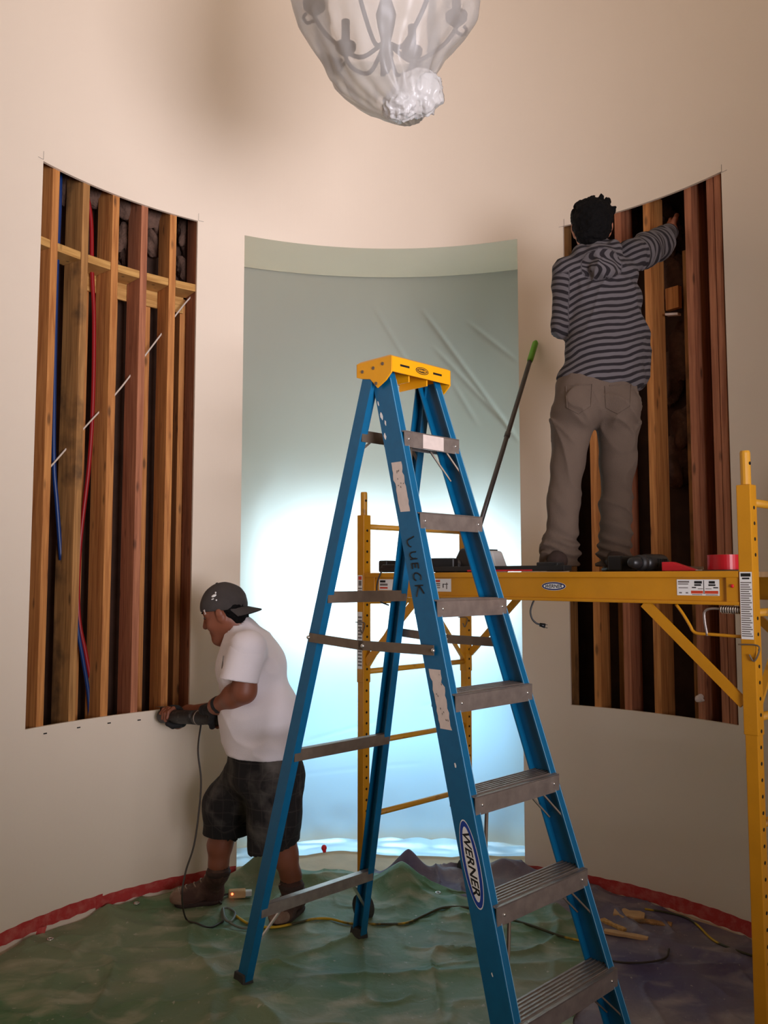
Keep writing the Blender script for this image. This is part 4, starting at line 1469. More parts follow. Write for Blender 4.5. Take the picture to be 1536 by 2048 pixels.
# ------------------------------------------------------------------ soft shapes: signed distance + surface nets
class Soft:
    """smooth union of tapered capsules and ellipsoids, meshed as one continuous surface"""

    def __init__(self, k=.03):
        self.p, self.sub, self.cut, self.k = [], [], [], k
        self.disp = None

    def cap(self, a, b, ra, rb=None, k=None):
        self.p.append(('c', np.asarray(a, float), np.asarray(b, float), ra, ra if rb is None else rb, self.k if k is None else k))
        return self

    def chain(self, pts, rs, k=None):
        for i in range(len(pts) - 1):
            self.cap(pts[i], pts[i + 1], rs[i], rs[i + 1], k)
        return self

    def ell(self, c, r, ax=None, k=None):
        ax = np.eye(3) if ax is None else np.array([nrm(a) for a in ax])
        self.p.append(('e', np.asarray(c, float), np.asarray(r, float), ax, None, self.k if k is None else k))
        return self

    def carve(self, a, b, ra, rb=None):
        self.sub.append(('c', np.asarray(a, float), np.asarray(b, float), ra, ra if rb is None else rb, 0))
        return self

    def plane(self, pt, n):
        """keep the side the normal points away from"""
        self.cut.append((np.asarray(pt, float), nrm(n)))
        return self

    @staticmethod
    def dist(pr, P):
        if pr[0] == 'c':
            a, b, ra, rb = pr[1:5]
            ab = b - a
            L2 = float(ab @ ab) + 1e-12
            t = np.clip((P - a) @ ab / L2, 0, 1)
            q = P - a - t[..., None] * ab
            return np.sqrt((q * q).sum(-1)) - (ra + (rb - ra) * t)
        c, r, ax = pr[1:4]
        q = (P - c) @ ax.T / r
        k0 = np.sqrt((q * q).sum(-1)) + 1e-9
        k1 = np.sqrt(((q / r) ** 2).sum(-1)) + 1e-9
        return k0 * (k0 - 1) / k1

    def bbox(self, pr, m):
        if pr[0] == 'c':
            a, b, ra, rb = pr[1:5]
            r = max(ra, rb) + m
            return np.minimum(a, b) - r, np.maximum(a, b) + r
        r = np.abs(pr[3].T) @ pr[2] + m
        return pr[1] - r, pr[1] + r

    def mesh(self, h=.006):
        m = .05
        lo = np.min([self.bbox(p, .02)[0] for p in self.p], 0)
        hi = np.max([self.bbox(p, .02)[1] for p in self.p], 0)
        n = np.ceil((hi - lo) / h).astype(int) + 2
        D = np.full(n, .2, np.float64)
        ax = [lo[i] + h * np.arange(n[i]) for i in range(3)]

        def sl(pr, mm):
            a, b = self.bbox(pr, mm)
            i0 = np.clip(((a - lo) / h).astype(int), 0, n - 1)
            i1 = np.clip(((b - lo) / h).astype(int) + 2, 1, n)
            s = tuple(slice(i0[i], i1[i]) for i in range(3))
            G = np.stack(np.meshgrid(*[ax[i][s[i]] for i in range(3)], indexing='ij'), -1)
            return s, G
        for pr in self.p:
            s, G = sl(pr, m + pr[5])
            d = self.dist(pr, G)
            a = D[s]
            k = max(pr[5], 1e-4)
            hh = np.maximum(k - np.abs(a - d), 0) / k
            D[s] = np.minimum(a, d) - hh * hh * k * .25
        if self.disp is not None:
            near = np.abs(D) < .04
            I = np.nonzero(near)
            Pn = np.stack([ax[i][I[i]] for i in range(3)], -1)
            D[I] += self.disp(Pn)
        for pr in self.sub:
            s, G = sl(pr, m)
            D[s] = np.maximum(D[s], -self.dist(pr, G))
        for pt, nn in self.cut:
            G0 = (ax[0] - pt[0])[:, None, None] * nn[0] + (ax[1] - pt[1])[None, :, None] * nn[1] + (ax[2] - pt[2])[None, None, :] * nn[2]
            D = np.maximum(D, G0)
        D[0], D[-1], D[:, 0], D[:, -1], D[:, :, 0], D[:, :, -1] = (.01,) * 6
        return surface_nets(D, lo, h)


def surface_nets(D, lo, h):
    ins = D < 0
    n = np.array(D.shape)
    cnt = np.zeros(n - 1, np.int8)
    for c in range(8):
        o = [(c >> k) & 1 for k in range(3)]
        cnt += ins[o[0]:n[0] - 1 + o[0], o[1]:n[1] - 1 + o[1], o[2]:n[2] - 1 + o[2]]
    act = (cnt > 0) & (cnt < 8)
    I = np.stack(np.nonzero(act), -1)
    idx = np.full(n - 1, -1, np.int64)
    idx[tuple(I.T)] = np.arange(len(I))
    val = {}
    for c in range(8):
        o = np.array([(c >> k) & 1 for k in range(3)])
        val[c] = D[tuple((I + o).T)]
    acc = np.zeros((len(I), 3))
    num = np.zeros(len(I))
    for c in range(8):
        for k in range(3):
            if not (c >> k) & 1:
                e = c | (1 << k)
                a, b = val[c], val[e]
                x = (a < 0) != (b < 0)
                t = np.where(x, a / np.where(x, a - b, 1), 0)
                p = np.array([(c >> q) & 1 for q in range(3)], float)[None].repeat(len(I), 0)
                p[:, k] = t
                acc += p * x[:, None]
                num += x
    verts = lo + h * (I + acc / num[:, None])
    faces = []
    for k in range(3):
        u, w = (k + 1) % 3, (k + 2) % 3
        s0 = [slice(1, None)] * 3
        s1 = [slice(1, None)] * 3
        s0[k] = slice(0, -1)
        s1[k] = slice(1, None)
        A, B = ins[tuple(s0)], ins[tuple(s1)]
        X = np.stack(np.nonzero(A != B), -1)
        off = np.ones(3, int)
        off[k] = 0
        G = X + off
        ok = (G < n - 1).all(1)
        G, X = G[ok], X[ok]
        fl = A[tuple(X.T)]
        du, dw = np.zeros(3, int), np.zeros(3, int)
        du[u], dw[w] = 1, 1
        q = np.stack([idx[tuple((G - du - dw).T)], idx[tuple((G - dw).T)], idx[tuple(G.T)], idx[tuple((G - du).T)]], -1)
        q[~fl] = q[~fl][:, ::-1]
        faces.append(q)
    f = np.vstack(faces)
    f = f[(f >= 0).all(1)]
    return verts, f


def soft_part(name, sf, m_, parent, h=.006, attr=None):
    v, f = sf.mesh(h)
    o = link_mesh(name, v, f, m_, parent, True)
    if attr is not None:
        at = o.data.attributes.new('along', 'FLOAT', 'POINT')
        at.data.foreach_set('value', attr(v).astype(np.float32))
    return o


def frame(fwd, up=(0, 0, 1)):
    f = nrm(fwd)
    l = nrm(np.cross(up, f))
    u = np.cross(f, l)
    return f, l, u


def add_head(sf, c, fwd, up, s=(1, 1, 1), jaw=1.0):
    """skull, brow, nose, lips, chin and ears about the point c between the ears"""
    f, l, u = frame(fwd, up)

    def q(a, b, d):
        return c + f * a * s[0] + l * b * s[1] + u * d * s[2]
    ax = (f, l, u)
    sf.ell(q(-.010, 0, .030), (.098 * s[0], .076 * s[1], .092 * s[2]), ax, .02)
    sf.cap(q(.022, 0, -.02), q(.046, 0, -.082), .066 * s[1], .040 * jaw, .03)
    sf.cap(q(-.01, 0, -.03), q(.02, 0, -.085), .062 * jaw, .044 * jaw, .03)
    for t in (-1, 1):
        sf.cap(q(.076, .016 * t, .034), q(.066, .046 * t, .030), .013, .012, .02)
        sf.ell(q(.058, .040 * t, -.028), (.028, .026, .026), ax, .02)
        sf.ell(q(-.004, .077 * t, -.002), (.022, .010, .033), ax, .006)
        sf.ell(q(-.004, .085 * t, .010), (.018, .008, .022), ax, .005)
    sf.cap(q(.086, 0, .018), q(.104, 0, -.022), .008, .014, .014)
    for t in (-1, 1):
        sf.ell(q(.094, .011 * t, -.026), (.011, .008, .008), ax, .008)
    sf.cap(q(.079, -.016, -.055), q(.079, .016, -.055), .009, None, .008)
    sf.cap(q(.076, -.015, -.068), q(.076, .015, -.068), .010, None, .008)
    sf.ell(q(.066, 0, -.092), (.022, .026 * jaw, .020), ax, .02)
    return q


def grip_hand(sf, c, axis, palm, rad, flip=1, fr=.0095, spread=.021, curl=(0.5, 3.6), thumb=True):
    """palm and five fingers closed round a handle: axis = handle, palm = side the palm is on"""
    a = nrm(axis)
    p = nrm(np.asarray(palm, float) - a * (np.asarray(palm, float) @ a))
    q = np.cross(a, p) * flip
    for i in range(4):
        o = c + a * (i - 1.5) * spread
        n = 5
        L = (1.0, 1.08, 1.02, .85)[i]
        pts, rs = [], []
        for k in range(n):
            t = curl[0] + (curl[1] * L - curl[0]) * k / (n - 1)
            pts.append(o + (rad + fr * .8) * (math.cos(t) * p + math.sin(t) * q))
            rs.append(fr * (1.05 - .2 * k / (n - 1)))
        sf.chain(pts, rs, .006)
        sf.cap(o + p * (rad + .014) - q * .02, pts[0], .0125, .0105, .01)
    sf.cap(c - a * .034 + p * (rad + .016) - q * .022, c + a * .034 + p * (rad + .016) - q * .022, .017, .016, .02)
    sf.cap(c - a * .030 + p * (rad + .016) + q * .006, c + a * .030 + p * (rad + .016) + q * .006, .013, .013, .02)
    if thumb:
        o = c - a * .036
        pts = [o + p * (rad + .014) - q * .024]
        for t in (-.9, -1.5, -2.1):
            pts.append(o - a * .006 + a * .018 * (-t - .9) + (rad + .009) * (math.cos(t) * p + math.sin(t) * q))
        sf.chain(pts, [.015, .0125, .011, .0095], .008)
    return c + p * (rad + .016) - q * .03


def open_hand(sf, wrist, fwd, normal, s=1.0, fr=.0085, bend=.35):
    f = nrm(fwd)
    nn = nrm(np.asarray(normal, float) - f * (np.asarray(normal, float) @ f))
    l = np.cross(nn, f)
    for i in range(4):
        y = (i - 1.5) * .020 * s
        k0 = wrist + f * .085 * s + l * y
        L = (.066, .078, .073, .056)[i] * s
        p1 = k0 + (f * math.cos(bend * .4) - nn * math.sin(bend * .4)) * L * .45
        p2 = p1 + (f * math.cos(bend) - nn * math.sin(bend)) * L * .32
        p3 = p2 + (f * math.cos(bend * 1.6) - nn * math.sin(bend * 1.6)) * L * .23
        sf.cap(wrist + f * .02 + l * y * .6, k0, .014 * s, .0115 * s, .012)
        sf.chain([k0, p1, p2, p3], [fr * 1.12, fr, fr * .92, fr * .8], .005)
    t0 = wrist + f * .022 + l * -.026 * s
    t1 = t0 + (f * .7 - l * .7) * .036 * s - nn * .008
    t2 = t1 + (f * .85 - l * .45) * .030 * s - nn * .008
    t3 = t2 + f * .022 * s - nn * .006
    sf.chain([t0, t1, t2, t3], [.016 * s, .0125, .0105, .0088], .01)


def fold_noise(scale, amp, seed, zs=1.0, amp2=0.0):
    sc = np.asarray(scale, float)

    def fn(P):
        w = vnoise(P * 5, seed + 1)[..., None] * .6
        d = -amp * np.clip(ridged(P * sc + w, seed), -.4, 1)
        if amp2:
            d = d + amp2 * vnoise(P * 30, seed + 2)
        return d
    return fn


def build_boot(parent, heel, toe, ankle, leg_r, z0, skin_top=None, hgt=.185, mk='boot'):
    d = nrm((toe - heel) * V(1, 1, 0))
    l = np.cross(V(0, 0, 1), d)
    ax = (d, l, V(0, 0, 1))
    L = np.linalg.norm((toe - heel)[:2])
    b = Soft(.03)
    h0 = V(heel[0], heel[1], z0)
    b.cap(h0 + d * .045 + V(0, 0, .05), h0 + d * .055 + V(0, 0, .09), .046, .045)
    top = V(ankle[0], ankle[1], z0 + hgt)
    b.cap(h0 + d * .055 + V(0, 0, .08), top, .048, leg_r + .009)
    b.cap(h0 + d * .07 + V(0, 0, .075), h0 + d * (L - .085) + V(0, 0, .045), .046, .044)
    b.ell(h0 + d * (L - .075) + V(0, 0, .040), (.075, .052, .045), ax)
    b.plane(h0 + V(0, 0, .022), (0, 0, -1))
    b.disp = fold_noise((16, 16, 22), .003, 61, amp2=.0012)
    bo = soft_part('boot', b, MT[mk], parent, .0055)
    s = Soft(.03)
    s.cap(h0 + d * .05 + V(0, 0, .03), h0 + d * (L - .07) + V(0, 0, .03), .050, .055)
    s.plane(h0 + V(0, 0, .026), (0, 0, 1)).plane(h0 + V(0, 0, .003), (0, 0, -1))
    soft_part('sole', s, MT['boot_d'], bo, .006)
    if mk == 'boot':
        tc_ = Soft(.02)
        tc_.ell(h0 + d * (L - .070) + V(0, 0, .040), (.074, .0555, .048), ax)
        tc_.plane(h0 + V(0, 0, .021), (0, 0, -1)).plane(h0 + d * (L - .095), -d)
        soft_part('toe_cap', tc_, MT['boot_toe'], bo, .0055)
        off = V(*WORLD_LOC[bo.name])
        dn_ = nrm(-d * .75 - V(0, 0, .65))
        for k in range(6):
            row = []
            for e in (-.030, -.018, 0, .018, .030):
                o_ = h0 + d * (.105 + .021 * k) + V(0, 0, .195 - .024 * k) + l * e + (-dn_) * .12
                ok, lc, nn_, _ = bo.ray_cast(Vector(o_ - off), Vector(dn_))
                if ok:
                    row.append(V(*lc) + off - dn_ * .002)
            if len(row) > 2:
                MB().tube(curve_pts(row, 3), .0032, 6).build('lace', MT['lace'], bo, smooth=True)
        cuff = MB().tube([top - V(0, 0, .012), top + V(0, 0, .004), top + V(0, 0, .012)], [leg_r + .011, leg_r + .015, leg_r + .010], 18)
        cuff.build('collar', MT['boot_d'], bo, smooth=True)
    return bo


# ------------------------------------------------------------------ man in shorts, cutting the drywall edge
def build_man_shorts():
    Y0 = 4.0

    def q(x, y, dy=0.0):
        return PX(x, y, Y0 + dy)
    A_heel, A_toe = on_floor(447, 1803, .012), on_floor(340, 1812, .012)
    B_heel, B_toe = on_floor(600, 1815, .012), on_floor(547, 1856, .012)
    root = thing('person', 'man in white t-shirt, dark shorts and backward cap cutting the wall', 'person', (q(500, 1600)[0], Y0, 0))
    # tool axis first: the hands close on it
    tip = on_wall(318, 1432, -.012)
    tail = PX(442, 1437, 4.03)
    tool_axis = nrm(tip - tail)
    sh_n, sh_f = q(497, 1297, -.19), q(492, 1300, .19)           # shoulders: near (left), far (right)
    el_n, el_f = q(488, 1382, -.20), q(458, 1418, .21)
    gN = tail + tool_axis * .05
    gF = tail + (tip - tail) * .80
    wr_n = q(432, 1412, -.055)
    body = Soft(.035)
    head_c = q(449, 1229, 0.0)
    fwd, up = V(-.93, .10, -.33), V(-.30, .02, .95)
    add_head(body, head_c, fwd, up, (1.0, 1.05, 1.10), 1.12)
    body.cap(head_c + V(.035, 0, -.03), q(497, 1275), .062, .070)
    body.ell(q(506, 1335), (.140, .165, .15))
    body.ell(q(516, 1435), (.165, .170, .17))
    body.ell(q(528, 1515), (.115, .14, .12))
    body.chain([sh_n, el_n], [.060, .050]).chain([el_n, el_n + (wr_n - el_n) * .35, wr_n], [.050, .049, .032])
    body.chain([sh_f, el_f], [.060, .050])
    wr_f = gF + V(.075, .045, .012)
    body.chain([el_f, wr_f], [.048, .033])
    # far hand (bare fingers) under the nose of the tool
    pf = grip_hand(body, gF, tool_axis, V(.1, .9, -.25), .034, flip=-1, curl=(.4, 3.5))
    body.cap(wr_f, pf, .030, .022)
    # near hand fingers reach out of the fingerless glove
    grip_hand(body, gN, tool_axis, V(.25, -.55, .75), .034, flip=1, curl=(.4, 3.7))
    body.cap(wr_n, gN + V(.02, -.03, .05), .030, .026)
    # legs
    kA, aA = PX(452, 1640, 4.16), V(*(A_heel + V(-.045, 0, .13)))
    kA = PX(455, 1640, 4.17)
    body.chain([q(505, 1530, .10), kA, PX(440, 1690, 4.18), PX(437, 1728, 4.18), A_heel + V(-.05, .0, .08)], [.085, .062, .055, .042, .042])
    body.chain([q(550, 1530, -.09), PX(565, 1655, 3.96), PX(570, 1710, 3.99), PX(582, 1752, 4.0), B_heel + V(-.02, -.03, .08)], [.08, .062, .055, .042, .042])
    body.ell(q(528, 1545), (.11, .13, .10))
    soft_part('body', body, MT['skin_d'], root, .0055)
    # eye
    f_, l_, u_ = frame(fwd, up)
    for t in (-1, 1):
        MB().ball(head_c + f_ * .082 + l_ * .034 * t + u_ * .012, (.008, .011, .006), (f_, l_, u_), 10, 6).build('eye', MT['eye_w'], root, smooth=True)
        MB().tube([head_c + f_ * .090 + l_ * .014 * t + u_ * .040, head_c + f_ * .084 + l_ * .048 * t + u_ * .038], .0045, 6).build('eyebrow', MT['hair'], root, smooth=True)
    # short hair below the cap
    hr = Soft(.015)
    hr.ell(head_c - f_ * .045 + u_ * .012, (.070, .084, .078), (f_, l_, u_))
    hr.ell(head_c - f_ * .060 - u_ * .035, (.045, .070, .05), (f_, l_, u_))
    hr.plane(head_c - f_ * .002, f_ * .9 - u_ * .1)
    hr.plane(head_c + u_ * .055, u_)
    hr.disp = lambda P: .003 * vnoise(P * 90, 4)
    soft_part('hair', hr, MT['hair'], root, .005)
    # cap, worn backwards
    cp = Soft(.02)
    cp.ell(head_c - f_ * .012 + u_ * .044, (.112, .094, .105), (f_, l_, u_))
    cp.plane(head_c + u_ * .022 + f_ * .0, -u_ + f_ * .25)
    cp.carve(head_c + u_ * .02, head_c - u_ * .1, .070)
    cp.disp = lambda P: .0018 * vnoise(P * 40, 14)
    cap_o = soft_part('cap', cp, MT['cap'], root, .005)
    nb, mb = 20, 8
    vs_, fs = [], []
    for side in (0, 1):
        for i in range(nb + 1):
            a = -1.15 + 2.3 * i / nb
            for j in range(mb + 1):
                t = j / mb
                Lb = .070 * (math.cos(a * .95) ** .6 if math.cos(a * .95) > 0 else 0) * t
                base = head_c - f_ * (.012 + .104 * math.cos(a)) + l_ * .090 * math.sin(a) + u_ * (.027 - .026 * math.cos(a))
                out = -f_ * Lb
                drop = V(0, 0, -.034 * t - .016 * math.sin(a) ** 2 * t) - u_ * .006 * side
                vs_.append(base + out + drop)
    w_ = mb + 1
    n0 = (nb + 1) * w_
    for i in range(nb):
        for j in range(mb):
            a = i * w_ + j
            fs.append((a, a + 1, a + w_ + 1, a + w_))
            fs.append((n0 + a, n0 + a + w_, n0 + a + w_ + 1, n0 + a + 1))
    for i in range(nb):
        a = i * w_ + mb
        fs.append((a, a + n0, a + n0 + w_, a + w_))
    MB().add(vs_, fs).build('brim', MT['cap'], cap_o, smooth=True)
    MB().ball(head_c - f_ * .012 + u_ * .150, (.007, .007, .004), (f_, l_, u_), 8, 5).build('button', MT['cap'], cap_o, smooth=True)
    # cap splashes and white mark on the near side
    for a, b, r1, r2 in ((.01, .098, .013, .007), (.022, .082, .007, .003), (.00, .070, .004, .004), (-.005, .115, .004, .006)):
        nn_ = nrm(f_ * a * .6 + l_ * .072 + u_ * (b - .044) * .8)
        k_ = 1 / math.sqrt((nn_ @ f_ / .112) ** 2 + (nn_ @ l_ / .094) ** 2 + (nn_ @ u_ / .105) ** 2)
        MB().ball(head_c - f_ * .012 + u_ * .044 + nn_ * k_ * 1.005, (r1, .0025, r2), (f_, nn_, np.cross(f_, nn_)), 10, 6).build('paint_splash', MT['print_w'], cap_o, smooth=True)
    nn_ = nrm(f_ * .078 + l_ * .07 + u_ * -.006)
    k_ = 1 / math.sqrt((nn_ @ f_ / .112) ** 2 + (nn_ @ l_ / .094) ** 2 + (nn_ @ u_ / .105) ** 2)
    c_ = head_c - f_ * .012 + u_ * .044 + nn_ * k_ * 1.004
    tg = nrm(np.cross(u_, nn_))
    for a in (-1, 1):
        MB().tube([c_ + tg * a * .006 + u_ * .011, c_ + tg * a * .002, c_ + tg * a * .006 - u_ * .011], .0018, 5).build('logo_mark', MT['sticker'], cap_o)
    # t-shirt
    t = Soft(.05)
    t.ell(q(496, 1290), (.105, .195, .075))
    t.ell(q(503, 1335), (.165, .195, .16))
    t.ell(q(519, 1430), (.186, .205, .19))
    t.ell(q(527, 1490), (.172, .200, .13))
    t.cap(q(490, 1285), q(484, 1262), .085, .072)
    hem_n = q(478, 1362, -.205)
    v1 = nrm(hem_n - sh_n)
    t.cap(sh_n, hem_n - v1 * .085, .083, .078, .04)
    t.cap(sh_f, q(470, 1368, .20), .083, .078, .04)
    t.plane(q(525, 1505), V(-.04, 0, -1))
    t.carve(q(478, 1260), q(452, 1225), .068, .075)

    def shirt_fold(P):
        d = -.006 * np.clip(ridged(P * V(5, 5, 9) + vnoise(P * 4, 3)[..., None] * .8, 71), 0, 1) ** 2
        lowz = np.clip(1 - (P[..., 2] - .74) / .16, 0, 1)
        d -= .014 * lowz * np.clip(ridged(np.stack([P[..., 0] * 3 - P[..., 2] * 9, P[..., 1] * 4, P[..., 2] * 10 + P[..., 0] * 5], -1), 72), 0, 1) ** 3
        return d
    t.disp = shirt_fold
    ts = soft_part('t_shirt', t, MT['tee'], root, .006)
    sv = Soft(.03)
    sv.cap(sh_n + v1 * .03, hem_n + v1 * .12, .082, .086)
    sv.plane(hem_n, v1 + V(.12, 0, 0))
    sv.carve(hem_n - v1 * .03, hem_n + v1 * .1, .068)
    sv.disp = fold_noise((8, 8, 12), .004, 75)
    soft_part('sleeve', sv, MT['tee'], ts, .0055)
    MB().tube([q(448, 1325, -.20) + V(.0, -.012, .03), q(445, 1335, -.19) + V(0, -.012, .0), q(450, 1342, -.19) + V(0, -.012, -.01)], .003, 5).build('chest_print', MT['print_g'], ts)
    # shorts
    s = Soft(.05)
    s.ell(q(530, 1508), (.155, .175, .10))
    s.ell(q(527, 1545), (.158, .185, .12))
    hA0, hA1 = PX(500, 1560, 4.08), PX(450, 1672, 4.17)
    hB0, hB1 = PX(550, 1560, 3.93), PX(546, 1700, 3.97)
    s.chain([hA0, PX(462, 1610, 4.14), hA1 - V(0, 0, .06)], [.130, .122, .104])
    s.chain([hB0, PX(549, 1630, 3.94), hB1 - V(0, 0, .06)], [.128, .112, .108])
    s.plane(PX(452, 1677, 4.17), V(-.08, 0, -1)) if False else None
    zA, zB = PX(452, 1666, 4.17)[2], PX(546, 1694, 3.97)[2]
    s.carve(hA1 + V(0, 0, .05), hA1 - V(0, 0, .2), .080)
    s.carve(hB1 + V(0, 0, .05), hB1 - V(0, 0, .2), .082)

    def short_fold(P):
        d = -.010 * np.clip(ridged(P * V(6, 6, 2.2) + vnoise(P * 5, 8)[..., None] * .7, 81), -.2, 1) ** 2
        d = d + .002 * vnoise(P * 28, 9)
        left = P[..., 0] < (PX(497, 1690, 4.05)[0])
        zc = np.where(left, zA, zB + (P[..., 0] - hB1[0]) * .25)
        return np.maximum(d, np.where(P[..., 2] < zc, .03 + (zc - P[..., 2]), -1))
    s.disp = short_fold
    soft_part('shorts', s, plaid_mat(), root, .006)
    # glove on the near hand
    g = Soft(.015)
    grip_hand(g, gN, tool_axis, V(.25, -.55, .75), .036, flip=1, fr=.0115, curl=(.4, 2.3))
    g.cap(gN + V(.02, -.03, .05), wr_n + (el_n - wr_n) * .10, .031, .036)
    g.disp = lambda P: -.0045 + .0015 * vnoise(P * 60, 5)
    soft_part('glove', g, MT['glove'], root, .004)
    g = Soft(.015)
    grip_hand(g, gF, tool_axis, V(.1, .9, -.25), .036, flip=-1, fr=.0112, curl=(.4, 1.6))
    g.disp = lambda P: -.003 + 0 * P[..., 0]
    soft_part('glove', g, MT['glove'], root, .0045)
    # boots and socks
    for heel, toe, ank, lr in ((A_heel, A_toe, PX(437, 1722, 4.18), .045), (B_heel, B_toe, PX(583, 1752, 4.0), .045)):
        build_boot(root, heel, toe, ank, lr, .008)
    for ank in (PX(438, 1716, 4.18), PX(581, 1750, 4.0)):
        MB().tube([ank - V(0, 0, .05), ank, ank + V(0, 0, .006)], [.048, .047, .044], 16).build('sock', MT['boot_d'], root, smooth=True)
    # the tool itself, a thing of its own
    tl = thing('oscillating_tool', 'dark corded oscillating multi tool held against the left bay edge', 'power tool', tuple((tip + tail) / 2))
    ax = tip - tail
    Lt = np.linalg.norm(ax)
    a = tool_axis
    MB().tube([tail, tail + a * .015, tail + a * .10, tail + a * .17, tail + a * .19], [.026, .033, .031, .035, .035], 16).build('motor_body', MT['blk_dust'], tl, smooth=True)
    MB().tube([tail + a * .165, tail + a * .171], [.0362, .0362], 18).build('seam_ring', MT['alu'], tl, smooth=True)
    MB().tube([tail + a * .19, tail + a * .235, tail + a * (Lt - .035), tail + a * (Lt - .02)], [.035, .033, .036, .028], 16).build('gear_head', MT['blk_dust'], tl, smooth=True)
    hd = tail + a * (Lt - .045)
    MB().tube([hd + V(0, 0, .0), hd + V(0, 0, .045)], [.026, .020], 12).build('spindle_flange', MT['blk'], tl, smooth=True)
    bl = nrm(a + V(0, 0, 0))
    MB().box(hd + V(0, 0, .047) + a * .015, (.085, .03, .0018), (a, np.cross(V(0, 0, 1), a), V(0, 0, 1))).build('saw_blade', MT['alu_d'], tl)
    MB().box(tail + a * .12 + V(0, -.034, .006), (.05, .004, .012), (a, np.cross(V(0, 0, 1), a), V(0, 0, 1))).build('switch', MT['blk'], tl)
    return tail + a * .155 - V(0, 0, .03)


def plaid_mat():
    m, nt, p, N, L = new_mat('dark_plaid_cloth')
    tc = N.new('ShaderNodeTexCoord')
    sp = N.new('ShaderNodeSeparateXYZ')
    dn = N.new('ShaderNodeTexNoise')
    dn.inputs['Scale'].default_value = 5
    L.new(tc.outputs['Object'], dn.inputs['Vector'])
    md = N.new('ShaderNodeVectorMath')
    md.operation = 'MULTIPLY_ADD'
    md.inputs[1].default_value = (.05, .05, .05)
    L.new(dn.outputs['Color'], md.inputs[0])
    L.new(tc.outputs['Object'], md.inputs[2])
    L.new(md.outputs[0], sp.inputs[0])
    col = None
    fac = None
    for out, sc in (('X', 19.0), ('Z', 15.0), ('Y', 17.0)):
        mu = N.new('ShaderNodeMath')
        mu.operation = 'MULTIPLY'
        mu.inputs[1].default_value = sc
        L.new(sp.outputs[out], mu.inputs[0])
        fr = N.new('ShaderNodeMath')
        fr.operation = 'FRACT'
        L.new(mu.outputs[0], fr.inputs[0])
        r = N.new('ShaderNodeValToRGB')
        e = r.color_ramp.elements
        e[0].position, e[1].position = .0, .10
        e[0].color, e[1].color = (.4, .4, .4, 1), (0, 0, 0, 1)
        L.new(fr.outputs[0], r.inputs['Fac'])
        if fac is None:
            fac = r.outputs['Color']
        else:
            mx = N.new('ShaderNodeMath')
            mx.operation = 'MAXIMUM'
            L.new(fac, mx.inputs[0])
            L.new(r.outputs['Color'], mx.inputs[1])
            fac = mx.outputs[0]
    mix = N.new('ShaderNodeMix')
    mix.data_type = 'RGBA'
    L.new(fac, mix.inputs[0])
    mix.inputs[6].default_value = S(24, 21, 22)
    mix.inputs[7].default_value = S(78, 70, 66)
    n2 = N.new('ShaderNodeTexNoise')
    n2.inputs['Scale'].default_value = 7
    n2.inputs['Detail'].default_value = 6
    L.new(tc.outputs['Object'], n2.inputs['Vector'])
    r2 = N.new('ShaderNodeValToRGB')
    r2.color_ramp.elements[0].position, r2.color_ramp.elements[1].position = .50, .85
    L.new(n2.outputs['Fac'], r2.inputs['Fac'])
    m2 = N.new('ShaderNodeMix')
    m2.data_type = 'RGBA'
    L.new(r2.outputs['Color'], m2.inputs[0])
    L.new(mix.outputs[2], m2.inputs[6])
    m2.inputs[7].default_value = S(110, 104, 98)
    L.new(m2.outputs[2], p.inputs['Base Color'])
    p.inputs['Roughness'].default_value = .95
    return m


tool_cord_pt = build_man_shorts()


# ------------------------------------------------------------------ man in the striped hoodie on the deck
def stripe_mat():
    m, nt, p, N, L = new_mat('striped_jersey')
    at = N.new('ShaderNodeAttribute')
    at.attribute_name = 'along'
    tc = N.new('ShaderNodeTexCoord')
    nz = N.new('ShaderNodeTexNoise')
    nz.inputs['Scale'].default_value = 9
    nz.inputs['Detail'].default_value = 2
    L.new(tc.outputs['Object'], nz.inputs['Vector'])
    ma = N.new('ShaderNodeMath')
    ma.operation = 'MULTIPLY_ADD'
    ma.inputs[1].default_value = .022
    L.new(nz.outputs['Fac'], ma.inputs[0])
    L.new(at.outputs['Fac'], ma.inputs[2])
    mu = N.new('ShaderNodeMath')
    mu.operation = 'MULTIPLY'
    mu.inputs[1].default_value = 1 / .0285
    L.new(ma.outputs[0], mu.inputs[0])
    fr = N.new('ShaderNodeMath')
    fr.operation = 'FRACT'
    L.new(mu.outputs[0], fr.inputs[0])
    r = N.new('ShaderNodeValToRGB')
    e = r.color_ramp.elements
    e[0].position, e[0].color = 0.0, S(30, 24, 28)
    e[1].position, e[1].color = .40, S(30, 24, 28)
    x = e.new(.46)
    x.color = S(98, 92, 94)
    x = e.new(.94)
    x.color = S(98, 92, 94)
    x = e.new(1.0)
    x.color = S(30, 24, 28)
    L.new(fr.outputs[0], r.inputs['Fac'])
    L.new(r.outputs['Color'], p.inputs['Base Color'])
    p.inputs['Roughness'].default_value = .95
    return m


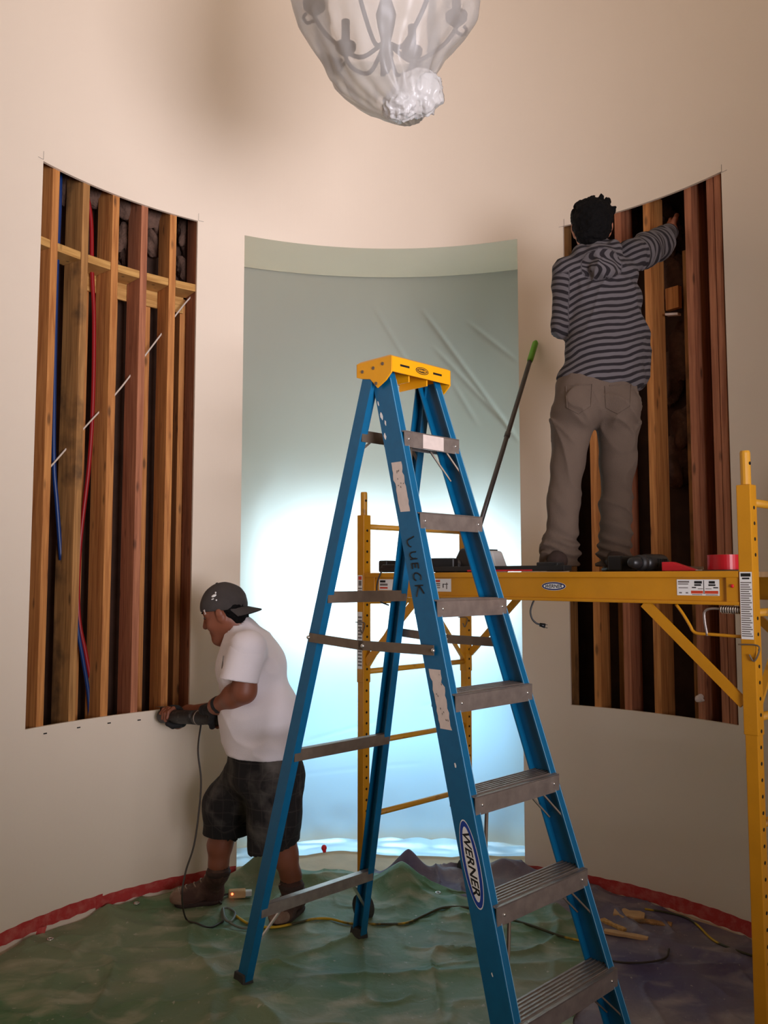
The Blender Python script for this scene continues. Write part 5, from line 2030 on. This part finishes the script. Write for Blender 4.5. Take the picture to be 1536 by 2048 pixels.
def build_man_hoodie():
    Y0 = 3.62

    def q(x, y, dy=0.0):
        return PX(x, y, Y0 + dy)
    zf = ZD + .002
    fl_, fr_ = deck_pt(1112, .30, zf), deck_pt(1232, .33, zf)
    fl_ = V(q(1112, 1140)[0], Y0 - .02, zf)
    fr_ = V(q(1232, 1140)[0], Y0 + .02, zf)
    root = thing('person', 'dark-haired man in striped hoodie and taupe jeans standing on the scaffold deck', 'person', (q(1175, 1140)[0], Y0, zf))
    fwd, up = V(.22, .95, .10), V(.0, -.08, 1)
    head_c = q(1184, 459, .05)
    body = Soft(.035)
    add_head(body, head_c, fwd, up, (.98, .98, 1.0), .95)
    f_, l_, u_ = frame(fwd, up)
    body.cap(head_c - f_ * .02 - u_ * .05, q(1196, 520, .03), .056, .062)
    shL, shR = q(1137, 545, .02), q(1262, 512, .06)
    elL, wrL = q(1130, 650, .05), q(1150, 655, .27)
    elR, wrR = q(1316, 488, .24), on_wall(1344, 460, .085)
    body.chain([shL, elL, wrL], [.052, .042, .030])
    open_hand(body, wrL, V(.25, .95, .1), V(0, 0, 1), .95)
    body.chain([shR, elR, wrR], [.052, .042, .030])
    open_hand(body, wrR, V(.02, .75, .6), V(-.7, .3, .5), .95, bend=.6)
    body.ell(q(1197, 570, .03), (.150, .095, .15))
    body.ell(q(1202, 690, .0), (.140, .095, .17))
    body.ell(q(1193, 790, .0), (.150, .100, .12))
    body.chain([q(1150, 800, .0), q(1137, 925, -.01), q(1122, 1080, -.02), V(fl_[0], fl_[1], zf + .07)], [.075, .048, .036, .036])
    body.chain([q(1233, 800, .0), q(1234, 925, .01), q(1231, 1080, .02), V(fr_[0], fr_[1], zf + .07)], [.075, .048, .036, .036])
    soft_part('body', body, MT['skin'], root, .006)
    # hair
    hr = Soft(.02)
    hr.ell(head_c - f_ * .012 + u_ * .036, (.110, .090, .094), (f_, l_, u_))
    hr.ell(head_c - f_ * .050 - u_ * .010, (.066, .078, .085), (f_, l_, u_))
    hr.cap(head_c - f_ * .06 - u_ * .05, head_c - f_ * .055 - u_ * .085, .050, .036)
    for k in range(26):
        a = 2.4 * k
        rr = .55 + .45 * ((k * 7) % 10) / 10
        d = nrm(f_ * math.cos(a) * rr + l_ * math.sin(a) * rr + u_ * (.75 if k % 3 else .25))
        b_ = head_c - f_ * .012 + u_ * .038 + d * .088
        tw = nrm(np.cross(d, V(.3, .2, 1)) + d * .5 + V(.4, 0, 0))
        hr.cap(b_, b_ + tw * .026, .014, .005, .014)
    hr.plane(head_c + f_ * .066 - u_ * .0, f_ - u_ * .9)
    hr.disp = lambda P: .006 * vnoise(P * 60, 44) + .003 * vnoise(P * 130, 45)
    soft_part('hair', hr, MT['hair'], root, .0045)
    # jeans
    j = Soft(.05)
    j.ell(q(1192, 765, .0), (.168, .118, .10))
    j.ell(q(1155, 815, -.03), (.098, .115, .105))
    j.ell(q(1232, 815, -.03), (.098, .115, .105))
    kL, kR = q(1137, 925, -.01), q(1234, 925, .01)
    fL, fR_ = q(1117, 1108, -.02), q(1231, 1108, .02)
    j.chain([q(1148, 830, -.01), kL, q(1127, 1010, -.02), fL], [.095, .067, .062, .063], .03)
    j.chain([q(1235, 830, .0), kR, q(1232, 1010, .02), fR_], [.095, .072, .062, .068], .03)
    j.plane(V(0, 0, zf + .022), (0, 0, -1))

    def jean_fold(P):
        d = -.010 * np.clip(ridged(P * V(6, 5, 5) + P[..., [2, 2, 0]] * V(4, 0, 5) + vnoise(P * 5, 3)[..., None] * 1.2, 91), 0, 1) ** 2 + .002
        low = np.clip(1 - (P[..., 2] - zf - .03) / .20, 0, 1)
        d -= .026 * low * np.clip(ridged(np.stack([P[..., 0] * 3, P[..., 1] * 3, P[..., 2] * 13 + P[..., 0] * 5], -1), 92), 0, 1) ** 1.5
        d -= .010 * low * np.sin(P[..., 2] * 105 + 5 * vnoise(P * 9, 94) + P[..., 0] * 30)
        seat = np.exp(-((P[..., 2] - q(1190, 850)[2]) / .09) ** 2)
        d -= .009 * seat * np.clip(ridged(np.stack([P[..., 0] * 4 + P[..., 2] * 6, P[..., 1] * 3, P[..., 2] * 12 - np.abs(P[..., 0] - q(1190, 850)[0]) * 14], -1), 93), 0, 1) ** 2
        return d
    j.disp = jean_fold
    jo = soft_part('jeans', j, MT['jean'], root, .006)
    # back pockets: stitched outlines lying on the seat
    for cx_, w_ in ((1158, 26), (1236, 26)):
        pts = []
        for x, y in ((cx_ - w_, 772), (cx_ - w_ + 2, 815), (cx_, 828), (cx_ + w_ - 2, 813), (cx_ + w_, 768), (cx_ - w_, 772)):
            pts.append((x, y))
        line = []
        for (x0, y0), (x1, y1) in zip(pts[:-1], pts[1:]):
            for k in range(6):
                line.append((x0 + (x1 - x0) * k / 6, y0 + (y1 - y0) * k / 6))
        surf = []
        deps = bpy.context.evaluated_depsgraph_get()
        deps.update()
        for x, y in line:
            a, b = PX(x, y, 3.2), PX(x, y, 4.0)
            off = V(*WORLD_LOC[jo.name])
            ok, loc, nn_, _ = jo.ray_cast(Vector(a - off), Vector(nrm(b - a)))
            if ok:
                surf.append(V(*loc) + off - nrm(b - a) * .0015)
        if len(surf) > 3:
            MB().tube(surf, .0022, 5).build('pocket_seam', MT['jean'], jo)
    # hoodie
    h = Soft(.04)
    h.ell(q(1198, 548, .03), (.172, .105, .085))
    h.ell(q(1206, 600, .02), (.172, .115, .12))
    h.ell(q(1211, 655, .01), (.168, .118, .12))
    h.ell(q(1209, 705, .0), (.172, .120, .12))
    h.ell(q(1202, 755, .0), (.186, .125, .10))
    h.ell(q(1270, 690, .06), (.062, .08, .13))
    h.ell(q(1272, 740, .08), (.054, .07, .09))
    slL = elL + (wrL - elL) * .35
    h.chain([shL, elL, slL], [.068, .056, .050], .03)
    slR = elR + (wrR - elR) * .62
    h.chain([shR, shR + (elR - shR) * .5, elR, slR], [.074, .064, .058, .048], .035)
    h.cap(q(1192, 510, .03), q(1196, 532, .02), .075, .085)
    # hood hanging down the back
    h.ell(q(1198, 512, -.055), (.075, .055, .045), None, .02)
    h.ell(q(1206, 536, -.085), (.058, .045, .045), None, .02)
    h.ell(q(1160, 508, -.02), (.035, .05, .040), None, .02)
    h.ell(q(1228, 502, -.02), (.035, .05, .042), None, .02)
    pl, pr_ = q(1113, 778), q(1280, 738)
    h.plane(q(1195, 762, -.1), V(-.23, 0, -1))
    h.carve(head_c - u_ * .02, q(1190, 500, .06), .066, .060)
    hood_c = q(1204, 530, -.085)

    def hood_fold(P):
        d = -.008 * np.clip(ridged(P * V(4, 5, 9) + P[..., [2, 2, 0]] * V(5, 0, -4) + vnoise(P * 5, 13)[..., None] * 1.2, 101), 0, 1) ** 2
        w = np.exp(-(np.linalg.norm((P - hood_c) / V(.11, .1, .08), axis=-1)) ** 2)
        d -= .014 * w * np.clip(ridged(P * V(22, 10, 14) + P[..., [2, 0, 1]] * 8, 102), -.3, 1)
        t = np.clip(((P - shR) @ nrm(slR - shR)) / .4, 0, 1)
        arm = (P[..., 0] > shR[0] + .05) & (P[..., 2] > shR[2] - .09)
        d -= np.where(arm, .009 * np.clip(ridged(np.stack([(P @ nrm(slR - shR)) * 17, P[..., 1] * 5, P[..., 2] * 5], -1), 103), -.2, 1) ** 2, 0)
        return d
    h.disp = hood_fold

    def along(v):
        a = v[:, 2] - .26 * v[:, 0] + .010 * np.sin(v[:, 0] * 20)
        # diagonal drag fold across the small of the back shifts the stripes
        ax_r = nrm(elR - shR)
        s = (v - shR) @ ax_r
        d_arm = np.linalg.norm(v - shR - np.clip(s, 0, .9)[:, None] * ax_r, axis=1)
        arm = (s > .035) & (d_arm < .14) & (v[:, 2] > shR[2] - .13)
        a = np.where(arm, s * .9, a)
        armL = (v[:, 0] < shL[0] - .012) & (v[:, 2] < shL[2] - .02) & (v[:, 2] > elL[2] - .08)
        a = np.where(armL, v[:, 2] + .5 * (v[:, 0] - shL[0]), a)
        w = np.linalg.norm((v - hood_c) / V(.085, .07, .065), axis=1)
        a = np.where(w < 1.05, .7 * v[:, 0] + .6 * v[:, 2] + .02 * np.sin(v[:, 2] * 60), a)
        return a
    soft_part('hoodie', h, stripe_mat(), root, .0055, along)
    for fc in (fl_, fr_):
        d = nrm(V(.15, 1, 0))
        s = Soft(.03)
        s.cap(fc - d * .06 + V(0, 0, .045), fc + d * .12 + V(0, 0, .035), .042, .040)
        s.cap(fc + V(0, 0, .05), fc + V(0, 0, .10), .045, .044)
        s.plane(fc + V(0, 0, .004), (0, 0, -1))
        sh = soft_part('shoe', s, MT['boot_d'], root, .006)
        s = Soft(.02)
        s.cap(fc - d * .06 + V(0, 0, .012), fc + d * .12 + V(0, 0, .012), .046, .044)
        s.plane(fc + V(0, 0, .018), (0, 0, 1)).plane(fc + V(0, 0, .002), (0, 0, -1))
        soft_part('sole', s, MT['rubber'], sh, .006)


build_man_hoodie()


# ------------------------------------------------------------------ chandelier wrapped in plastic
def build_chandelier():
    YC = 2.95
    cx0 = PX(772, 20, YC)
    root = thing('chandelier', 'dark metal chandelier hanging inside a wrap of clear plastic', 'chandelier', (cx0[0], YC, PX(772, 190, YC)[2]))
    MB().tube([PX(766, 150, YC), V(cx0[0], YC, Z_CEIL)], .010, 10).build('stem', MT['iron'], root, smooth=True)
    zc = PX(772, 40, YC)[2]
    c0 = V(cx0[0], YC, zc)
    prof = [(.012, -.20), (.020, -.18), (.028, -.13), (.016, -.09), (.030, -.03), (.038, .02), (.020, .08), (.028, .15), (.012, .22)]
    vs_, fs = [], []
    for r_, z in prof:
        for k in range(16):
            a = 2 * math.pi * k / 16
            vs_.append(c0 + V(r_ * math.cos(a), r_ * math.sin(a), z))
    for i in range(len(prof) - 1):
        for k in range(16):
            a, b = i * 16 + k, i * 16 + (k + 1) % 16
            fs.append((a, b, b + 16, a + 16))
    MB().add(vs_, fs).build('central_column', MT['iron'], root, smooth=True)
    for i in range(6):
        a = math.pi + i * math.pi / 3 + .12
        d = V(math.cos(a), math.sin(a), 0)
        ar = MB().tube(curve_pts([c0 + d * .02 + V(0, 0, -.10), c0 + d * .10 + V(0, 0, -.15), c0 + d * .20 + V(0, 0, -.09), c0 + d * .255 + V(0, 0, -.02), c0 + d * .265 + V(0, 0, .02)], 5), .008, 8).build('arm', MT['iron'], root, smooth=True)
        MB().tube([c0 + d * .262 + V(0, 0, .00), c0 + d * .262 + V(0, 0, .025), c0 + d * .262 + V(0, 0, .04)], [.014, .040, .042], 14).build('cup', MT['iron'], ar, smooth=True)
        MB().tube([c0 + d * .262 + V(0, 0, .04), c0 + d * .262 + V(0, 0, .14)], .017, 10).build('candle_sleeve', MT['iron'], ar, smooth=True)
        MB().tube(curve_pts([c0 + d * .255 + V(0, 0, -.02), c0 + d * .285 + V(0, 0, -.035), c0 + d * .30 + V(0, 0, -.015), c0 + d * .29 + V(0, 0, .0)], 4), .006, 6).build('scroll', MT['iron'], ar, smooth=True)
    # wrap
    rows = [(-330, 640, 905), (-220, 600, 940), (-120, 588, 955), (-60, 586, 956), (0, 589, 954), (30, 596, 952), (58, 604, 934), (75, 614, 920), (107, 634, 893), (135, 650, 878), (161, 664, 866), (189, 691, 862), (210, 722, 858), (226, 752, 850), (238, 782, 842)]
    nr, nc = 90, 120
    ys = np.linspace(rows[0][0], rows[-1][0], nr)
    xl = np.interp(ys, [r_[0] for r_ in rows], [r_[1] for r_ in rows])
    xr = np.interp(ys, [r_[0] for r_ in rows], [r_[2] for r_ in rows])
    vs_ = np.zeros((nr, nc, 3))
    for i in range(nr):
        a, b = PX(xl[i], ys[i], YC), PX(xr[i], ys[i], YC)
        c = (a + b) / 2
        rad = (b[0] - a[0]) / 2
        for k in range(nc):
            t = 2 * math.pi * k / nc
            fold = .05 * math.sin(t * 7 + i * .02) * math.sin(t * 3 + 1) + .035 * math.sin(t * 17 + i * .05)
            tight = min(1.0, max(0, (ys[i] - 20) / 160))
            hexy = .05 * math.cos(6 * (t - .12 - math.pi))
            rr = rad * (1 + fold * (.35 + .8 * tight) * .6 + hexy * (1 - tight) - .02)
            vs_[i, k] = c + V(rr * math.cos(t), rr * .9 * math.sin(t), 0)
    P = vs_.reshape(-1, 3)
    P = P + .008 * vnoise(P * V(14, 14, 5), 51)[:, None] * nrm_rows(P - V(cx0[0], YC, 0), True) + .004 * vnoise(P * V(40, 40, 14), 52)[:, None] * nrm_rows(P - V(cx0[0], YC, 0), True)
    kk = np.arange(nr * nc).reshape(nr, nc)
    f = np.stack([kk[:-1], kk[1:], np.roll(kk, -1, 1)[1:], np.roll(kk, -1, 1)[:-1]], -1).reshape(-1, 4)
    bag = link_mesh('plastic_wrap', P, f, MT['bag'], root, True)
    # crumpled gather at the bottom
    bb = MB().ball((0, 0, 0), 1.0, nu=96, nv=60)
    v = np.array(bb.v)
    d = .22 * ridged(v * V(2.6, 2.6, 1.3) + 1, 55) + .10 * ridged(v * V(6, 6, 2.4) + 2, 56) + .03 * vnoise(v * 14, 57)
    v = v * (1 + .6 * d[:, None])
    for x, y, sx, sy in ((836, 188, .086, .074),):
        link_mesh('bunched_wrap', v * V(sx, .07, sy) + PX(x, y, YC - .02), bb.f, MT['bag2'], bag, True)
    v2 = np.array(MB().ball((0, 0, 0), 1.0, nu=96, nv=60).v)
    d = .22 * ridged(v2 * V(2.9, 2.9, 1.5) + 4, 65) + .10 * ridged(v2 * V(6, 6, 3) + 7, 66) + .03 * vnoise(v2 * 14, 67)
    v2 = v2 * (1 + .6 * d[:, None])
    link_mesh('bunched_wrap', v2 * V(.058, .06, .050) + PX(800, 212, YC - .03), bb.f, MT['bag2'], bag, True)


def nrm_rows(A, flatz):
    A = A.copy()
    if flatz:
        A[:, 2] = 0
    return A / (np.linalg.norm(A, axis=1, keepdims=True) + 1e-9)


build_chandelier()


# ------------------------------------------------------------------ cords and litter on the floor
def fl(x, y, r=.005, hf=None):
    p = on_floor(x, y, .015)
    hf = hf or green_h
    p[2] = float(hf(np.array(p[0]), np.array(p[1]))) + r
    return p


cord('power_lead', [tool_cord_pt, PX(396, 1500, 4.0), PX(402, 1560, 3.97), PX(398, 1620, 3.95), PX(388, 1690, 3.92), PX(371, 1745, 3.90), PX(364, 1795, 3.88), fl(372, 1838), fl(392, 1860), fl(420, 1858), fl(446, 1843)], .0042, MT['cord_b'],
     'thin dark cord hanging from the multi tool down to the green tarp')
cord('extension_lead', [fl(446, 1843, .006), fl(444, 1828, .006), fl(455, 1822, .006), fl(470, 1830, .012), fl(462, 1850, .014), fl(450, 1845, .02), fl(446, 1830, .022), fl(452, 1845, .02), fl(480, 1860, .012), fl(520, 1858, .006)], .0055, MT['cord_g'],
     'grey cord coiled in small loops behind the left rear ladder leg')
cord('extension_lead', [fl(470, 1832, .007), fl(500, 1850, .007), fl(545, 1856, .007), fl(590, 1849, .007), fl(625, 1841, .007), fl(660, 1840, .007), fl(700, 1848, .007), fl(760, 1850, .007), fl(812, 1847, .007), fl(850, 1832, .007), fl(890, 1822, .007),
                        fl(950, 1820, .007), fl(1010, 1838, .007), fl(1060, 1858, .007), fl(1120, 1876, .007), fl(1165, 1884, .007)], .006, MT['cord_y'],
     'yellow and black extension cord snaking across the green tarp under the ladder')
cord('extension_lead', [fl(1196, 1912, .006, purple_h), fl(1235, 1928, .006, purple_h), fl(1290, 1932, .006, purple_h), fl(1330, 1915, .006, purple_h), fl(1338, 1898, .006, purple_h)], .0045, MT['cord_b'],
     'dark cord curving over the purple tarp near the wood scraps')
cord('extension_lead', [fl(1290, 1822, .006, purple_h), fl(1330, 1822, .006, purple_h), fl(1370, 1832, .006, purple_h), fl(1395, 1850, .006, purple_h), fl(1430, 1880, .006, purple_h), fl(1490, 1905, .006, purple_h), fl(1560, 1925, .006, purple_h)], .005, MT['cord_y'],
     'yellow and black cord on the purple tarp beside the right wall')
p = fl(474, 1796, 0)
r = thing('cord_splitter', 'small block of cord outlets with a glowing red light by the boots', 'outlet block', p)
ux = nrm(V(1, .15, 0))
uy = np.cross(V(0, 0, 1), ux)
MB().box(p + V(0, 0, .020), (.085, .045, .036), (ux, uy, V(0, 0, 1))).build('housing', MT['red_pl'] if False else MT['scrap'], r, bevel=.006)
MB().box(p + V(0, 0, .020) + ux * .055, (.035, .03, .026), (ux, uy, V(0, 0, 1))).build('plug', MT['grey_box'], r, bevel=.004)
MB().ball(p + V(0, -.022, .026) - ux * .020, .006, None, 8, 6).build('indicator_light', MT['led'], r, smooth=True)
MB().tube(curve_pts([p - ux * .04 + V(0, 0, .02), p - ux * .07 + V(0, -.01, .016), p - ux * .08 + V(0, -.05, .010), p - ux * .06 + V(0, -.09, .008)], 4), .005, 8).build('tail_cable', MT['cord_b'], r, smooth=True)

p = on_floor(648, 1716)
p[2] = .03
r = thing('red_cap', 'small red plastic cap lying on the plastic at the doorway foot', 'plastic cap', p)
MB().ball(p + V(0, 0, .026), (.016, .016, .018), None, 14, 8).build('dome', MT['red_pl'], r, smooth=True)
MB().tube([p + V(.002, -.004, .012), p + V(.003, -.006, .002)], [.012, .008], 12).build('stub', MT['red_pl'], r, smooth=True)


def scrap(label, x, y, ln, wd, ht, rot, mk, seed):
    g = np.random.default_rng(seed)
    p = fl(x, y, 0, purple_h)
    n = 7
    d, s = V(math.cos(rot), math.sin(rot), 0), V(-math.sin(rot), math.cos(rot), 0)
    up_, lo_ = [], []
    for i in range(n):
        t = i / (n - 1) - .5
        w = wd * (.5 + .12 * g.standard_normal()) * (1 - .5 * abs(t) ** 3 * 8 * .4)
        up_.append(p + d * ln * t + s * w)
        lo_.append(p + d * ln * t - s * w * (.8 + .2 * g.random()))
    poly = up_ + lo_[::-1]
    poly = [q_ * V(1, 1, 0) for q_ in poly]
    z0 = V(0, 0, p[2] + .001)
    o = MB().prism([a + z0 for a in poly], [a + z0 + V(0, 0, ht) for a in poly]).build('wood_scrap', MT[mk], loc=tuple(p), bevel=.001)
    tag(o, label, 'wood scrap', 'offcuts on the purple tarp')


scrap('long pale wood offcut on the purple tarp, nearest the ladder', 1252, 1872, .19, .035, .012, -.45, 'scrap', 1)
scrap('squarish tan board offcut below the red tape on the right', 1258, 1829, .14, .085, .01, -.35, 'scrap', 2)
scrap('narrow splintered brown offcut beside the ladder foot rail', 1226, 1848, .14, .03, .012, -1.0, 'wood_y', 3)
scrap('thin brown offcut half under the yellow cord on the right', 1305, 1842, .17, .06, .008, -.4, 'wood_b', 4)
